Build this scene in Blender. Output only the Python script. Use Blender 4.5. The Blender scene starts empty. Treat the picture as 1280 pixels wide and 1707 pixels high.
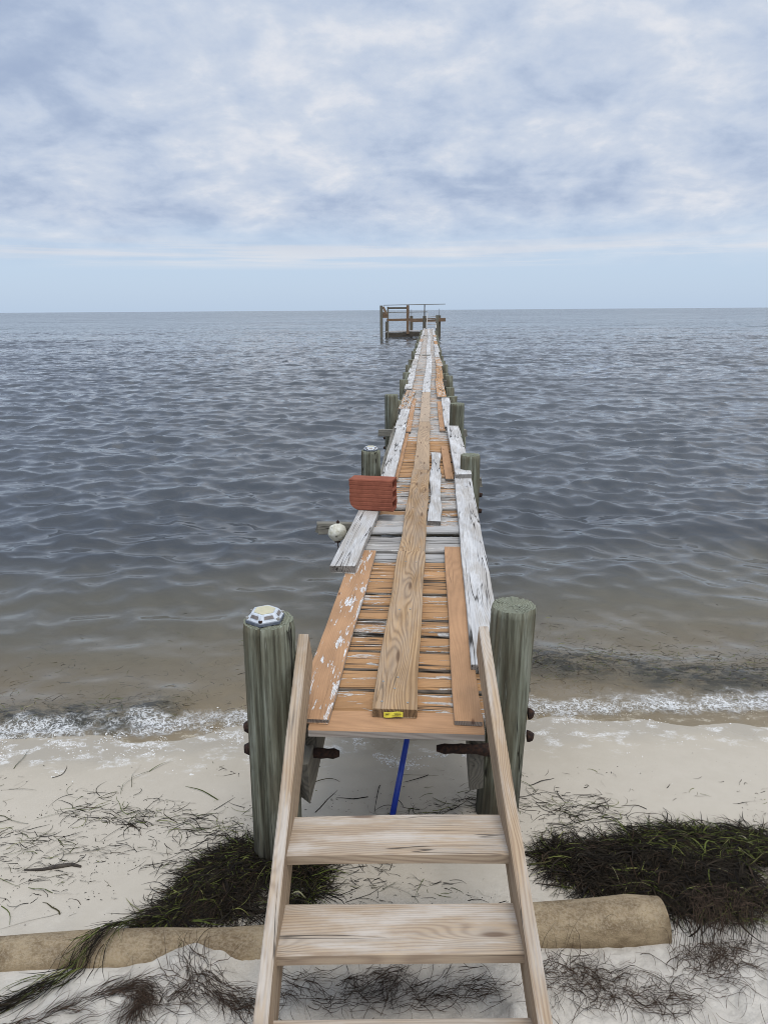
import bpy, math, random
import numpy as np
from mathutils import Vector, Matrix

random.seed(11); RNG = np.random.default_rng(11)
sc = bpy.context.scene
COL = sc.collection

# ------------------------------------------------------------------ camera
H = 2.45
FPX = 1184.0
PITCH = math.atan(336.5 / FPX)
YAW = math.atan(78.0 / FPX * math.cos(PITCH))
ROLL = math.radians(0.40)
fw = Vector((-math.sin(YAW) * math.cos(PITCH), math.cos(YAW) * math.cos(PITCH), -math.sin(PITCH)))
rt = Vector((math.cos(YAW), math.sin(YAW), 0)); up = rt.cross(fw)
c_, s_ = math.cos(ROLL), math.sin(ROLL)
rt, up = c_ * rt - s_ * up, s_ * rt + c_ * up
cam = bpy.data.cameras.new('camera'); co = bpy.data.objects.new('camera', cam); COL.objects.link(co)
cam.sensor_fit = 'VERTICAL'; cam.sensor_height = 36; cam.lens = 36 * FPX / 1707
cam.clip_start = 0.05; cam.clip_end = 60000
m3 = Matrix((rt, up, -fw)).transposed()
co.matrix_world = Matrix.Translation((0, 0, H)) @ m3.to_4x4()
sc.camera = co

# ------------------------------------------------------------------ numpy noise
def _hash(ix, iy, seed):
    h = (ix.astype(np.int64) * 374761393 + iy.astype(np.int64) * 668265263 + seed * 1442695041) & 0x7fffffff
    h = ((h ^ (h >> 13)) * 1274126177) & 0x7fffffff
    return ((h ^ (h >> 16)) & 0xffff) / 65535.0
def vnoise(x, y, seed=0):
    ix = np.floor(x); iy = np.floor(y); fx = x - ix; fy = y - iy
    fx = fx * fx * (3 - 2 * fx); fy = fy * fy * (3 - 2 * fy)
    a = _hash(ix, iy, seed); b = _hash(ix + 1, iy, seed); c = _hash(ix, iy + 1, seed); d = _hash(ix + 1, iy + 1, seed)
    return (a * (1 - fx) + b * fx) * (1 - fy) + (c * (1 - fx) + d * fx) * fy
def fbm(x, y, seed=0, octv=4, gain=.5):
    s = 0; a = 1; t = 0
    for k in range(octv):
        s = s + a * vnoise(x * 2 ** k, y * 2 ** k, seed + k * 17); t += a; a *= gain
    return s / t
def sstep(a, b, x):
    t = np.clip((x - a) / (b - a), 0, 1); return t * t * (3 - 2 * t)

# ------------------------------------------------------------------ node helper
class N:
    def __init__(s, name):
        s.mat = bpy.data.materials.new(name); s.mat.use_nodes = True
        s.t = s.mat.node_tree; s.t.nodes.clear()
        s.out = s.t.nodes.new('ShaderNodeOutputMaterial')
    def node(s, typ, **kw):
        n = s.t.nodes.new(typ)
        for k, v in kw.items(): setattr(n, k, v)
        return n
    def set(s, sock, v):
        if isinstance(v, bpy.types.NodeSocket): s.t.links.new(v, sock)
        elif v is not None:
            if sock.type == 'RGBA' and len(v) == 3: v = (*v, 1)
            sock.default_value = v
    def math(s, op, a, b=None, c=None, clamp=False):
        n = s.node('ShaderNodeMath', operation=op, use_clamp=clamp)
        for i, v in enumerate((a, b, c)):
            if v is not None: s.set(n.inputs[i], v)
        return n.outputs[0]
    def vm(s, op, a, b=None, scale=None):
        n = s.node('ShaderNodeVectorMath', operation=op)
        s.set(n.inputs[0], a)
        if b is not None: s.set(n.inputs[1], b)
        if scale is not None: s.set(n.inputs['Scale'], scale)
        return n.outputs[0]
    def mix(s, f, a, b, blend='MIX'):
        n = s.node('ShaderNodeMix', data_type='RGBA', blend_type=blend)
        s.set(n.inputs[0], f); s.set(n.inputs[6], a); s.set(n.inputs[7], b)
        return n.outputs[2]
    def ramp(s, f, stops, interp='LINEAR'):
        n = s.node('ShaderNodeValToRGB'); cr = n.color_ramp; cr.interpolation = interp
        while len(cr.elements) < len(stops): cr.elements.new(.5)
        for e, (p, c) in zip(cr.elements, stops):
            e.position = p; e.color = (*c, 1) if hasattr(c, '__len__') else (c, c, c, 1)
        s.set(n.inputs[0], f); return n.outputs[0]
    def step(s, f, a, b):
        n = s.node('ShaderNodeMapRange', interpolation_type='SMOOTHSTEP')
        s.set(n.inputs[0], f); s.set(n.inputs[1], a); s.set(n.inputs[2], b)
        return n.outputs[0]
    def noise(s, v, scale=5, detail=4, rough=.5, dist=0., color=False, w=None):
        n = s.node('ShaderNodeTexNoise')
        if w is not None: n.noise_dimensions = '4D'; s.set(n.inputs['W'], w)
        s.set(n.inputs['Vector'], v); s.set(n.inputs['Scale'], scale)
        n.inputs['Detail'].default_value = detail; n.inputs['Roughness'].default_value = rough
        n.inputs['Distortion'].default_value = dist
        return n.outputs[1 if color else 0]
    def voro(s, v, scale, feature='F1', out=0, rand=1., dim='3D'):
        n = s.node('ShaderNodeTexVoronoi', feature=feature, voronoi_dimensions=dim)
        s.set(n.inputs['Vector'], v); s.set(n.inputs['Scale'], scale)
        n.inputs['Randomness'].default_value = rand
        return n.outputs[out]
    def attr(s, name, typ='GEOMETRY', out=2):
        n = s.node('ShaderNodeAttribute', attribute_name=name, attribute_type=typ); return n.outputs[out]
    def pos(s): return s.node('ShaderNodeNewGeometry').outputs['Position']
    def obj(s): return s.node('ShaderNodeTexCoord').outputs['Object']
    def rnd(s): return s.node('ShaderNodeObjectInfo').outputs['Random']
    def ocol(s):
        n = s.node('ShaderNodeSeparateColor'); s.set(n.inputs[0], s.node('ShaderNodeObjectInfo').outputs['Color'])
        return n.outputs
    def xyz(s, v):
        n = s.node('ShaderNodeSeparateXYZ'); s.set(n.inputs[0], v); return n.outputs
    def comb(s, x, y, z):
        n = s.node('ShaderNodeCombineXYZ')
        for i, v in enumerate((x, y, z)): s.set(n.inputs[i], v)
        return n.outputs[0]
    def bump(s, h, strength=.4, dist=.01, normal=None):
        n = s.node('ShaderNodeBump'); s.set(n.inputs['Height'], h)
        n.inputs['Strength'].default_value = strength; n.inputs['Distance'].default_value = dist
        if normal is not None: s.set(n.inputs['Normal'], normal)
        return n.outputs[0]
    def principled(s, color, rough=.8, normal=None, spec=.3, metal=0., **kw):
        n = s.node('ShaderNodeBsdfPrincipled')
        s.set(n.inputs['Base Color'], color); s.set(n.inputs['Roughness'], rough); s.set(n.inputs['Metallic'], metal)
        s.set(n.inputs['Specular IOR Level'], spec)
        if normal is not None: s.set(n.inputs['Normal'], normal)
        for k, v in kw.items(): s.set(n.inputs[k], v)
        return n.outputs[0]
    def done(s, shader):
        s.t.links.new(shader, s.out.inputs['Surface']); return s.mat

# ------------------------------------------------------------------ wood materials
def wood(name, light, dark, crack=(.03, .025, .02), ring=60, warp=.05, contrast=1., weather=None, weather_amt=.5,
         paint=None, primer=None, crack_amt=1., knots=True, crack_w=.016, knot_f=1.6, gate0=.5, rough=.85, bumpd=.004, rust=False, white=None):
    """Boards lie along local X. Object colour: R = paint cover, G = brightness, B = greying."""
    m = N(name); rnd = m.rnd(); oc = m.ocol()
    off = m.math('MULTIPLY', rnd, 71.3)
    on = m.xyz(m.node('ShaderNodeTexCoord').outputs['Normal'])
    upf = m.step(on[2], .35, .75); endf = m.step(m.math('ABSOLUTE', on[0]), .6, .85)
    P = m.vm('ADD', m.obj(), m.comb(off, m.math('MULTIPLY', rnd, 13.7), m.math('MULTIPLY', rnd, 5.1)))
    # knots bend the growth rings
    kd = m.voro(m.vm('MULTIPLY', P, (knot_f, 7., 1.)), 1.0, dim='2D')
    kn = m.math('SUBTRACT', 1., m.step(kd, .03, .42)) if knots else None
    big = m.noise(m.vm('MULTIPLY', P, (.55, 5., 5.)), 1., 2, .45)
    x = m.xyz(P)
    v = m.math('ADD', m.math('MULTIPLY', x[1], 1.), m.math('MULTIPLY', big, warp * 6))
    if knots: v = m.math('ADD', v, m.math('MULTIPLY', kn, .05))
    wob = m.noise(m.vm('MULTIPLY', P, (3., 30., 30.)), 1., 3, .6)
    v = m.math('ADD', v, m.math('MULTIPLY', wob, .006))
    rings = m.math('MULTIPLY_ADD', m.math('SINE', m.math('MULTIPLY', v, ring * 6.283)), .5, .5)
    rings = m.math('POWER', rings, 1.6)
    fib = m.noise(m.vm('MULTIPLY', P, (5., 170., 170.)), 1., 4, .65)
    g = m.math('ADD', m.math('MULTIPLY', rings, .55 * contrast), m.math('MULTIPLY', m.math('SUBTRACT', fib, .35), 1.1))
    g = m.math('MULTIPLY', g, 1., clamp=True)
    col = m.mix(g, light, dark)
    tone = m.noise(m.vm('MULTIPLY', P, (1.2, 6., 6.)), 1., 4, .6)
    col = m.mix(m.math('MULTIPLY', m.step(tone, .35, .75), .45), col, tuple(c * .62 for c in dark))
    if weather:
        wn = m.noise(m.vm('MULTIPLY', P, (2.2, 12., 12.)), 1., 5, .62)
        wn = m.math('ADD', wn, m.math('MULTIPLY', fib, .35))
        wm = m.math('MULTIPLY', m.step(wn, .52, .82), m.math('MULTIPLY_ADD', upf, weather_amt * .75, weather_amt * .25))
        wm = m.math('MAXIMUM', wm, m.math('MULTIPLY', oc[2], .8), clamp=True)
        wc = m.mix(m.math('MULTIPLY', g, .55), weather, tuple(c * .55 for c in weather))
        col = m.mix(wm, col, wc)
    if white:
        wn2 = m.noise(m.vm('MULTIPLY', P, (1.6, 8., 8.)), 1.2, 5, .65)
        col = m.mix(m.math('MULTIPLY', m.step(m.math('ADD', wn2, m.math('MULTIPLY', fib, .25)), .58, .8), m.math('MULTIPLY', upf, .7)), col, white)
    if knots:
        kc = m.math('SUBTRACT', 1., m.step(m.math('ADD', kd, m.math('MULTIPLY', fib, .04)), .05, .12))
        col = m.mix(m.math('MULTIPLY', kc, .75), col, (.085, .045, .025))
    # long drying cracks
    cn = m.noise(m.vm('MULTIPLY', P, (.8, 22., 22.)), 1., 2, .5)
    line = m.math('ABSOLUTE', m.math('SUBTRACT', cn, .5))
    gate = m.step(m.noise(m.vm('MULTIPLY', P, (1.7, 9., 9.)), 1., 2), gate0, gate0 + .12)
    cr = m.math('MULTIPLY', m.math('SUBTRACT', 1., m.step(line, .004, crack_w)), m.math('MULTIPLY', gate, crack_amt), clamp=True)
    hgt = m.math('ADD', m.math('MULTIPLY', g, -.5), m.math('MULTIPLY', cr, -2.))
    if paint:
        pn = m.noise(m.vm('MULTIPLY', P, (4.5, 26., 26.)), 1., 6, .68, .4)
        pn = m.math('ADD', m.math('MULTIPLY', pn, .75), m.math('MULTIPLY', tone, .25))
        pn = m.math('ADD', pn, m.math('MULTIPLY', m.math('SUBTRACT', fib, .5), .3))
        thr = m.math('MULTIPLY_ADD', oc[0], -.42, .72)          # cover -> threshold
        d = m.math('SUBTRACT', pn, thr)
        pm = m.math('MULTIPLY', m.step(d, -.006, .012), m.step(on[2], -.1, .5))
        pv = m.noise(m.vm('MULTIPLY', P, (3., 9., 9.)), 1., 4, .6)
        pc = m.mix(m.step(pv, .3, .75), paint, tuple(c * .72 for c in paint))
        pc = m.mix(m.math('MULTIPLY', g, .35), pc, tuple(c * .45 for c in paint))
        if primer:
            prm = m.math('MULTIPLY', m.math('SUBTRACT', 1., m.step(m.math('ABSOLUTE', m.math('ADD', d, .022)), .008, .03)), .8)
            col = m.mix(prm, col, primer)
        col = m.mix(pm, col, pc)
        hgt = m.math('ADD', hgt, m.math('MULTIPLY', pm, .8))
    if rust:
        rd = m.voro(m.vm('MULTIPLY', P, (2.6, 9., 9.)), 1.)
        col = m.mix(m.math('MULTIPLY', m.math('SUBTRACT', 1., m.step(rd, .04, .11)), .85), col, (.09, .03, .012))
    col = m.mix(m.math('MULTIPLY', endf, .6), col, m.mix(rings, tuple(c * .55 for c in dark), tuple(c * .22 for c in dark)))
    col = m.mix(cr, col, crack)
    br = m.node('ShaderNodeHueSaturation'); m.set(br.inputs['Color'], col)
    m.set(br.inputs['Value'], m.math('MULTIPLY_ADD', oc[1], .8, .6)); col = br.outputs[0]
    return m.done(m.principled(col, rough, m.bump(hgt, .55, bumpd), .25))

M = {}
ORANGE = (.45, .25, .115)
M['deck'] = wood('peeling_deck', (.33, .285, .23), (.12, .098, .08), paint=ORANGE, primer=(.62, .59, .54), weather=(.43, .42, .40), weather_amt=.8, ring=85, knots=False, bumpd=.009, crack_w=.03, gate0=.42)
M['trim'] = wood('painted_trim', (.40, .36, .31), (.20, .17, .145), paint=(.44, .25, .13), primer=(.76, .75, .73), weather=(.58, .57, .56), ring=70, crack_amt=.5, knots=False, rust=True, bumpd=.003)
M['grey'] = wood('weathered_plank', (.43, .39, .335), (.21, .18, .15), weather=(.48, .47, .455), weather_amt=.9, ring=75, contrast=1., knots=False, white=(.58, .57, .55), bumpd=.006, crack_w=.024, gate0=.44)
M['runner'] = wood('treated_plank', (.44, .285, .15), (.165, .095, .045), weather=(.40, .35, .29), weather_amt=.3, ring=58, warp=.045, contrast=1.05, crack_amt=.4, bumpd=.004, knot_f=1.1)
M['pine'] = wood('sun_bleached_pine', (.40, .295, .19), (.215, .14, .085), weather=(.375, .33, .275), weather_amt=.6, ring=95, warp=.026, contrast=1., crack_amt=.8, crack_w=.012, white=(.47, .425, .37), bumpd=.003, rough=.78, knot_f=1.5)
M['old'] = wood('old_dark_timber', (.22, .19, .14), (.09, .075, .055), weather=(.30, .29, .25), weather_amt=.6, ring=60, knots=False, bumpd=.005)
M['olive'] = wood('platform_timber', (.13, .105, .075), (.05, .04, .03), weather=(.17, .16, .12), weather_amt=.5, ring=40, knots=False)
M['rustpanel'] = wood('platform_board', (.20, .115, .06), (.09, .05, .03), weather=(.22, .17, .12), weather_amt=.4, ring=30, knots=False)

def pile_mat():
    m = N('green_treated_pile'); P = m.vm('ADD', m.obj(), m.comb(0, 0, m.math('MULTIPLY', m.rnd(), 40.)))
    x = m.xyz(m.obj())
    s1 = m.noise(m.vm('MULTIPLY', P, (34., 34., 1.6)), 1., 5, .6)
    s2 = m.noise(m.vm('MULTIPLY', P, (90., 90., 3.)), 1., 4, .6)
    s3 = m.noise(m.vm('MULTIPLY', P, (9., 9., 1.3)), 1., 4, .6)
    col = m.ramp(s1, [(.30, (.05, .048, .034)), (.42, (.112, .11, .078)), (.54, (.185, .19, .142)), (.72, (.32, .328, .268))])
    col = m.mix(m.math('MULTIPLY', m.step(s3, .42, .62), .65), col, (.105, .085, .052))
    col = m.mix(m.math('MULTIPLY', m.step(s2, .5, .68), .6), col, (.045, .042, .03))
    col = m.mix(m.math('MULTIPLY', m.step(s2, .66, .74), .6), col, (.42, .43, .36))
    # damp foot: a stain that belongs to the timber near the ground
    wz = m.xyz(m.pos())[2]
    wet = m.math('SUBTRACT', 1., m.step(m.math('ADD', wz, m.math('MULTIPLY', m.math('SUBTRACT', s3, .5), .5)), .12, .42))
    col = m.mix(m.math('MULTIPLY', wet, .75), col, (.04, .032, .022))
    cn = m.noise(m.vm('MULTIPLY', P, (22., 22., .7)), 1., 2, .5)
    cr = m.math('SUBTRACT', 1., m.step(m.math('ABSOLUTE', m.math('SUBTRACT', cn, .5)), .003, .014))
    cr = m.math('MULTIPLY', cr, m.step(m.noise(m.vm('MULTIPLY', P, (5., 5., .8)), 1., 2), .5, .58))
    col = m.mix(cr, col, (.014, .012, .01))
    h = m.math('ADD', s2, m.math('MULTIPLY', cr, -1.5))
    grime = m.step(m.noise(m.vm('MULTIPLY', P, (6., 6., 2.5)), 1., 5, .7), .5, .68)
    col = m.mix(m.math('MULTIPLY', grime, .5), col, (.06, .05, .034))
    return m.done(m.principled(col, .88, m.bump(h, .8, .009), .12))
M['pile'] = pile_mat()
def endgrain_mat():
    m = N('pile_end_grain'); x = m.xyz(m.obj())
    r = m.math('SQRT', m.math('ADD', m.math('POWER', x[0], 2.), m.math('POWER', x[1], 2.)))
    nz = m.noise(m.obj(), 22., 4, .6)
    r = m.math('ADD', r, m.math('MULTIPLY', nz, .022))
    ring = m.math('MULTIPLY_ADD', m.math('SINE', m.math('MULTIPLY', r, 520.)), .5, .5)
    col = m.mix(m.math('MULTIPLY', ring, m.noise(m.obj(), 30., 3)), (.20, .205, .15), (.055, .055, .036))
    lich = m.step(m.noise(m.obj(), 60., 4, .7), .56, .68)
    col = m.mix(m.math('MULTIPLY', lich, .65), col, (.42, .45, .36))
    cr = m.math('SUBTRACT', 1., m.step(m.voro(m.obj(), 26., 'DISTANCE_TO_EDGE'), .0, .06))
    col = m.mix(m.math('MULTIPLY', cr, m.step(m.noise(m.obj(), 12., 2), .5, .6)), col, (.03, .028, .02))
    return m.done(m.principled(col, .9, m.bump(m.math('ADD', ring, lich), .5, .004), .15))
M['endgrain'] = endgrain_mat()
def simple(name, a, b, scale=30, rough=.8, bumpd=.002, spec=.3, metal=0., detail=5):
    m = N(name); nz = m.noise(m.obj(), scale, detail, .65)
    return m.done(m.principled(m.mix(m.step(nz, .35, .68), a, b), rough, m.bump(nz, .5, bumpd), spec, metal))
M['rust'] = simple('rusty_iron', (.016, .010, .008), (.05, .024, .014), 70, .95, .006)
M['screw'] = simple('galvanised_screw', (.42, .41, .38), (.25, .22, .18), 300, .45, .0005, .5, .6)
M['silver'] = simple('aged_silver_plastic', (.50, .53, .56), (.36, .38, .40), 60, .42, .001, .5)
M['panel'] = simple('yellowed_solar_cover', (.50, .45, .29), (.40, .37, .25), 25, .3, .0005, .5)
M['lens'] = simple('dirty_dark_lens', (.10, .085, .075), (.17, .14, .12), 70, .3, .001, .5)
M['gasket'] = simple('grey_rubber_base', (.08, .095, .12), (.13, .14, .16), 50, .7, .001)
M['blue'] = simple('blue_plastic', (.006, .026, .26), (.016, .055, .38), 9, .38, .0005, .5)
M['yellow'] = simple('yellow_tag_paper', (.72, .62, .07), (.60, .50, .05), 40, .6, .0005)
M['ink'] = simple('black_print', (.03, .03, .02), (.05, .05, .03), 40, .6, .0005)
M['foamball'] = None
def clay_mat():
    m = N('red_hollow_clay'); P = m.obj()
    a = m.noise(P, 9., 5, .65); b = m.noise(m.vm('MULTIPLY', P, (6., 90., 90.)), 1., 4, .6); c = m.noise(P, 170., 3, .6)
    col = m.mix(m.step(a, .3, .7), (.27, .092, .055), (.20, .066, .04))
    col = m.mix(m.math('MULTIPLY', m.step(b, .5, .75), .4), col, (.36, .12, .07))
    col = m.mix(m.math('MULTIPLY', m.step(c, .6, .75), .35), col, (.12, .035, .022))
    return m.done(m.principled(col, .9, m.bump(m.math('ADD', c, m.math('MULTIPLY', b, 1.5)), .5, .002), .15))
M['clay'] = clay_mat()
def ball_mat():
    m = N('pitted_foam_float'); P = m.obj()
    v = m.voro(P, 120.); n1 = m.noise(P, 28., 5, .65)
    col = m.mix(m.step(n1, .4, .72), (.60, .58, .49), (.40, .37, .27))
    z = m.xyz(P)[2]
    pit = m.step(m.noise(P, 45., 3, .6), .63, .68)
    col = m.mix(m.math('MULTIPLY', pit, .85), col, (.10, .095, .06))
    return m.done(m.principled(col, .9, m.bump(m.math('ADD', m.math('MULTIPLY', v, .6), m.math('MULTIPLY', pit, -1.2)), .7, .006), .15))
M['foamball'] = ball_mat()
def log_mat():
    m = N('sand_crusted_log'); P = m.obj()
    a = m.noise(m.vm('MULTIPLY', P, (1., 1.8, 1.8)), 7., 7, .72); b = m.noise(P, 95., 6, .75); c = m.noise(P, 150., 3, .65)
    col = m.mix(m.step(a, .32, .68), (.33, .25, .15), (.135, .092, .05))
    up_ = m.step(m.xyz(m.node('ShaderNodeNewGeometry').outputs['Normal'])[2], .1, .8)
    sand = m.step(m.math('ADD', m.math('MULTIPLY', b, .8), m.math('MULTIPLY', up_, .16)), .5, .62)
    col = m.mix(m.math('MULTIPLY', sand, .38), col, (.42, .345, .24))
    col = m.mix(m.math('MULTIPLY', m.step(c, .6, .72), .55), col, (.10, .075, .05))
    return m.done(m.principled(col, .9, m.bump(m.math('ADD', m.math('MULTIPLY', b, 1.6), c), .7, .007), .2))
M['log'] = log_mat()
M['stick'] = simple('dark_driftwood', (.03, .024, .02), (.075, .06, .045), 60, .85, .003)

def weed_mat(name, wet):
    m = N(name); t = m.attr('tint')
    ramp_ = ([(0., (.007, .006, .0055)), (.35, (.022, .017, .011)), (.55, (.05, .031, .02)), (.68, (.042, .047, .013)), (.85, (.075, .092, .02)), (.97, (.16, .16, .05)), (1., (.32, .29, .19))] if wet else
             [(0., (.014, .010, .008)), (.3, (.034, .023, .016)), (.6, (.07, .047, .033)), (.8, (.07, .07, .03)), (1., (.2, .17, .12))])
    col = m.ramp(t, ramp_)
    p = m.principled(col, .62 if wet else .8, None, (.06 if wet else .05))
    return m.done(p)
M['weed'] = weed_mat('wet_seagrass', True)
M['weeddry'] = weed_mat('dry_seagrass', False)
def foam_mat():
    m = N('white_sea_foam'); n = m.noise(m.pos(), 120., 3)
    return m.done(m.principled(m.mix(n, (.55, .53, .49), (.70, .68, .64)), .55, None, .4))
M['foam'] = foam_mat()

# ------------------------------------------------------------------ object helpers
def put(name, verts, faces, mats=None, parent=None, smooth=False, fmat=None):
    me = bpy.data.meshes.new(name)
    me.from_pydata([tuple(v) for v in verts], [], [tuple(f) for f in faces])
    mats = mats if isinstance(mats, (list, tuple)) else [mats]
    for mm in mats: me.materials.append(mm)
    if fmat is not None: me.polygons.foreach_set('material_index', np.asarray(fmat, dtype=np.int32))
    if smooth: me.polygons.foreach_set('use_smooth', np.ones(len(me.polygons), dtype=bool))
    me.update()
    o = bpy.data.objects.new(name, me); COL.objects.link(o)
    if parent is not None: o.parent = parent
    return o
def put_np(name, V, F, mat, parent=None, smooth=True, attrs=None):
    me = bpy.data.meshes.new(name)
    k = F.shape[1]
    me.vertices.add(len(V)); me.vertices.foreach_set('co', V.astype(np.float32).ravel())
    me.loops.add(F.size); me.loops.foreach_set('vertex_index', F.astype(np.int32).ravel())
    me.polygons.add(len(F)); me.polygons.foreach_set('loop_start', (np.arange(len(F)) * k).astype(np.int32))
    me.polygons.foreach_set('use_smooth', np.full(len(F), smooth))
    me.update(calc_edges=True)
    for an, av in (attrs or {}).items():
        a = me.attributes.new(an, 'FLOAT', 'POINT'); a.data.foreach_set('value', np.asarray(av, dtype=np.float32))
    me.materials.append(mat)
    o = bpy.data.objects.new(name, me); COL.objects.link(o)
    if parent is not None: o.parent = parent
    return o
def tag(o, label=None, cat=None, group=None, kind=None):
    if label: o['label'] = label
    if cat: o['category'] = cat
    if group: o['group'] = group
    if kind: o['kind'] = kind
    return o
def empty(name, loc=(0, 0, 0)):
    o = bpy.data.objects.new(name, None); COL.objects.link(o); o.location = loc; o.empty_display_size = .1; return o
def copy_tree(o, parent=None):
    c = o.copy(); COL.objects.link(c); c.parent = parent
    for ch in list(o.children): copy_tree(ch, c)
    return c

def board_geo(L, W, T, bev=.004, wob=.003, seg=None, ragged=.004, seed=0, bow=0., taper=0., cut=None):
    """box along X with bevelled, slightly uneven arrises and worn ends; origin at the centre of the underside... top at +T"""
    r = random.Random(seed); n = seg or max(3, int(L / .12))
    b = min(bev, T * .3)
    prof = [(-W/2 + b, 0), (W/2 - b, 0), (W/2, b), (W/2, T - b), (W/2 - b, T), (-W/2 + b, T), (-W/2, T - b), (-W/2, b)]
    # extra top vertices keep the top from being perfectly flat
    V = []; F = []
    ph = r.uniform(0, 6.28); f1 = r.uniform(.8, 2.2)
    for i in range(n + 1):
        t = i / n; x = -L / 2 + L * t
        wl = math.sin(ph + f1 * x * 3.1) * wob + r.uniform(-wob, wob) * .5
        wr = math.sin(ph * 2 + f1 * x * 2.3) * wob + r.uniform(-wob, wob) * .5
        zz = bow * (4 * (t - .5) ** 2) + r.uniform(-wob, wob) * .25
        sc_ = 1 - taper * t
        for (py, pz) in prof:
            xx = x + (r.uniform(-ragged, ragged) if i in (0, n) else 0)
            V.append((xx, py * sc_ + (wl if py < 0 else wr), pz + zz))
    k = len(prof)
    for i in range(n):
        for j in range(k):
            a = i * k + j; b2 = i * k + (j + 1) % k
            F.append((a, b2, b2 + k, a + k))
    F.append(tuple(reversed(range(k)))); F.append(tuple(range(n * k, n * k + k)))
    # make faces point outwards: profile is counter-clockwise seen from -X
    F = [tuple(reversed(f)) for f in F]
    return V, F
SEED = [0]
def board(name, p0, p1, W, T, mat, parent, col=(1, .5, 0), up=(0, 0, 1), **kw):
    """plank whose underside centre line runs p0 -> p1"""
    SEED[0] += 1
    p0 = Vector(p0); p1 = Vector(p1); d = p1 - p0; L = d.length
    V, F = board_geo(L, W, T, seed=SEED[0], **kw)
    o = put(name, V, F, mat, parent)
    x = d.normalized(); y = Vector(up).cross(x).normalized(); z = x.cross(y)
    mt = Matrix((x, y, z)).transposed().to_4x4(); mt.translation = (p0 + p1) / 2
    o.matrix_world = mt if parent is None else Matrix.Translation(-Vector(parent.location)) @ mt
    o.color = (*col, 1)
    return o
def tube_geo(pts, r, n=10, caps=True, jit=0., seed=0):
    rr = random.Random(seed); V = []; F = []
    pts = [Vector(p) for p in pts]; rs = r if isinstance(r, (list, tuple)) else [r] * len(pts)
    ref = Vector((0, 0, 1)) if abs((pts[-1] - pts[0]).normalized().z) < .9 else Vector((1, 0, 0))
    for i, p in enumerate(pts):
        d = (pts[min(i + 1, len(pts) - 1)] - pts[max(i - 1, 0)]).normalized()
        a = ref.cross(d).normalized(); b = d.cross(a)
        for k in range(n):
            t = 2 * math.pi * k / n; q = rs[i] * (1 + rr.uniform(-jit, jit))
            V.append(p + a * math.cos(t) * q + b * math.sin(t) * q)
    for i in range(len(pts) - 1):
        for k in range(n):
            a = i * n + k; b = i * n + (k + 1) % n
            F.append((a, b, b + n, a + n))
    if caps:
        F.append(tuple(reversed(range(n)))); F.append(tuple(range((len(pts) - 1) * n, len(pts) * n)))
    return V, F
def tube(name, pts, r, mat, parent=None, n=10, jit=0., smooth=True, seed=0):
    V, F = tube_geo(pts, r, n, True, jit, seed)
    o0 = Vector(pts[0]); off = Vector(parent.location) if parent is not None and parent.type == 'EMPTY' else Vector((0, 0, 0))
    o = put(name, [v - o0 for v in V], F, mat, parent, smooth)
    o.location = o0 - off
    return o

# ------------------------------------------------------------------ ground
def shore(x):
    s = 3.86 + .13 * x - .05 * np.maximum(x - 1.2, 0) ** 2
    s = np.where(x < -4, 3.86 - .52 + .03 * (x + 4), s); s = np.where(x > 4, 3.86 + .52 - .392 + .03 * (x - 4), s)
    return s
def ground_z(x, y):
    s = shore(x) - y
    z = .085 * np.clip(s, -8, 2.0) + .03 * np.clip(s - 2.0, 0, 30) + .018 * np.clip(s + 8, -40, 0)
    z = z + .025 * (fbm(x * .9 + 3, y * .9, 5, 3) - .5) * sstep(-2, 1, s)
    dry = sstep(1.62, 1.95, s + .35 * (fbm(x * 1.5, y * 1.5, 8, 3) - .5))
    z = z + dry * (.045 * (fbm(x * 6, y * 6, 21, 4) - .45) + .030 * (fbm(x * 19, y * 19, 31, 4, .6) - .5))
    z = z + .05 * np.exp(-(((x + .83) / .13) ** 2 + ((y - 1.98) / .10) ** 2)) * (.6 + .8 * fbm(x * 14, y * 14, 77, 3))
    z = z + .02 * np.exp(-(((x + .30) / .5) ** 2 + ((y - 1.80) / .08) ** 2))
    z = z + .045 * np.exp(-(((x - .30) / .05) ** 2 + ((y - 1.83) / .06) ** 2)) * (.5 + fbm(x * 30, y * 30, 78, 3))
    z = z + .003 * (fbm(x * 9, y * 9, 41, 3) - .5)
    return z
def gz(x, y): return float(ground_z(np.array([x]), np.array([y]))[0])
def spaced(a, b, fine0, fine1, df, grow=1.12):
    pts = list(np.arange(fine0, fine1 + 1e-6, df)); d = df
    while pts[-1] < b: d *= grow; pts.append(pts[-1] + d)
    d = df; lo = []; x = fine0
    while x > a: d *= grow; x -= d; lo.append(x)
    return np.array(lo[::-1] + pts)
def grid(xs, ys):
    X, Y = np.meshgrid(xs, ys); nx = len(xs); ny = len(ys)
    i = np.arange(ny - 1)[:, None] * nx + np.arange(nx - 1)[None, :]; i = i.ravel()
    F = np.stack([i, i + 1, i + nx + 1, i + nx], 1)
    return X.ravel(), Y.ravel(), F
gx, gy, gF = grid(spaced(-9000, 9000, -2.6, 2.9, .0125, 1.1), spaced(-400, 22000, 1.3, 4.9, .0125, 1.1))
gzv = ground_z(gx, gy)
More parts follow.
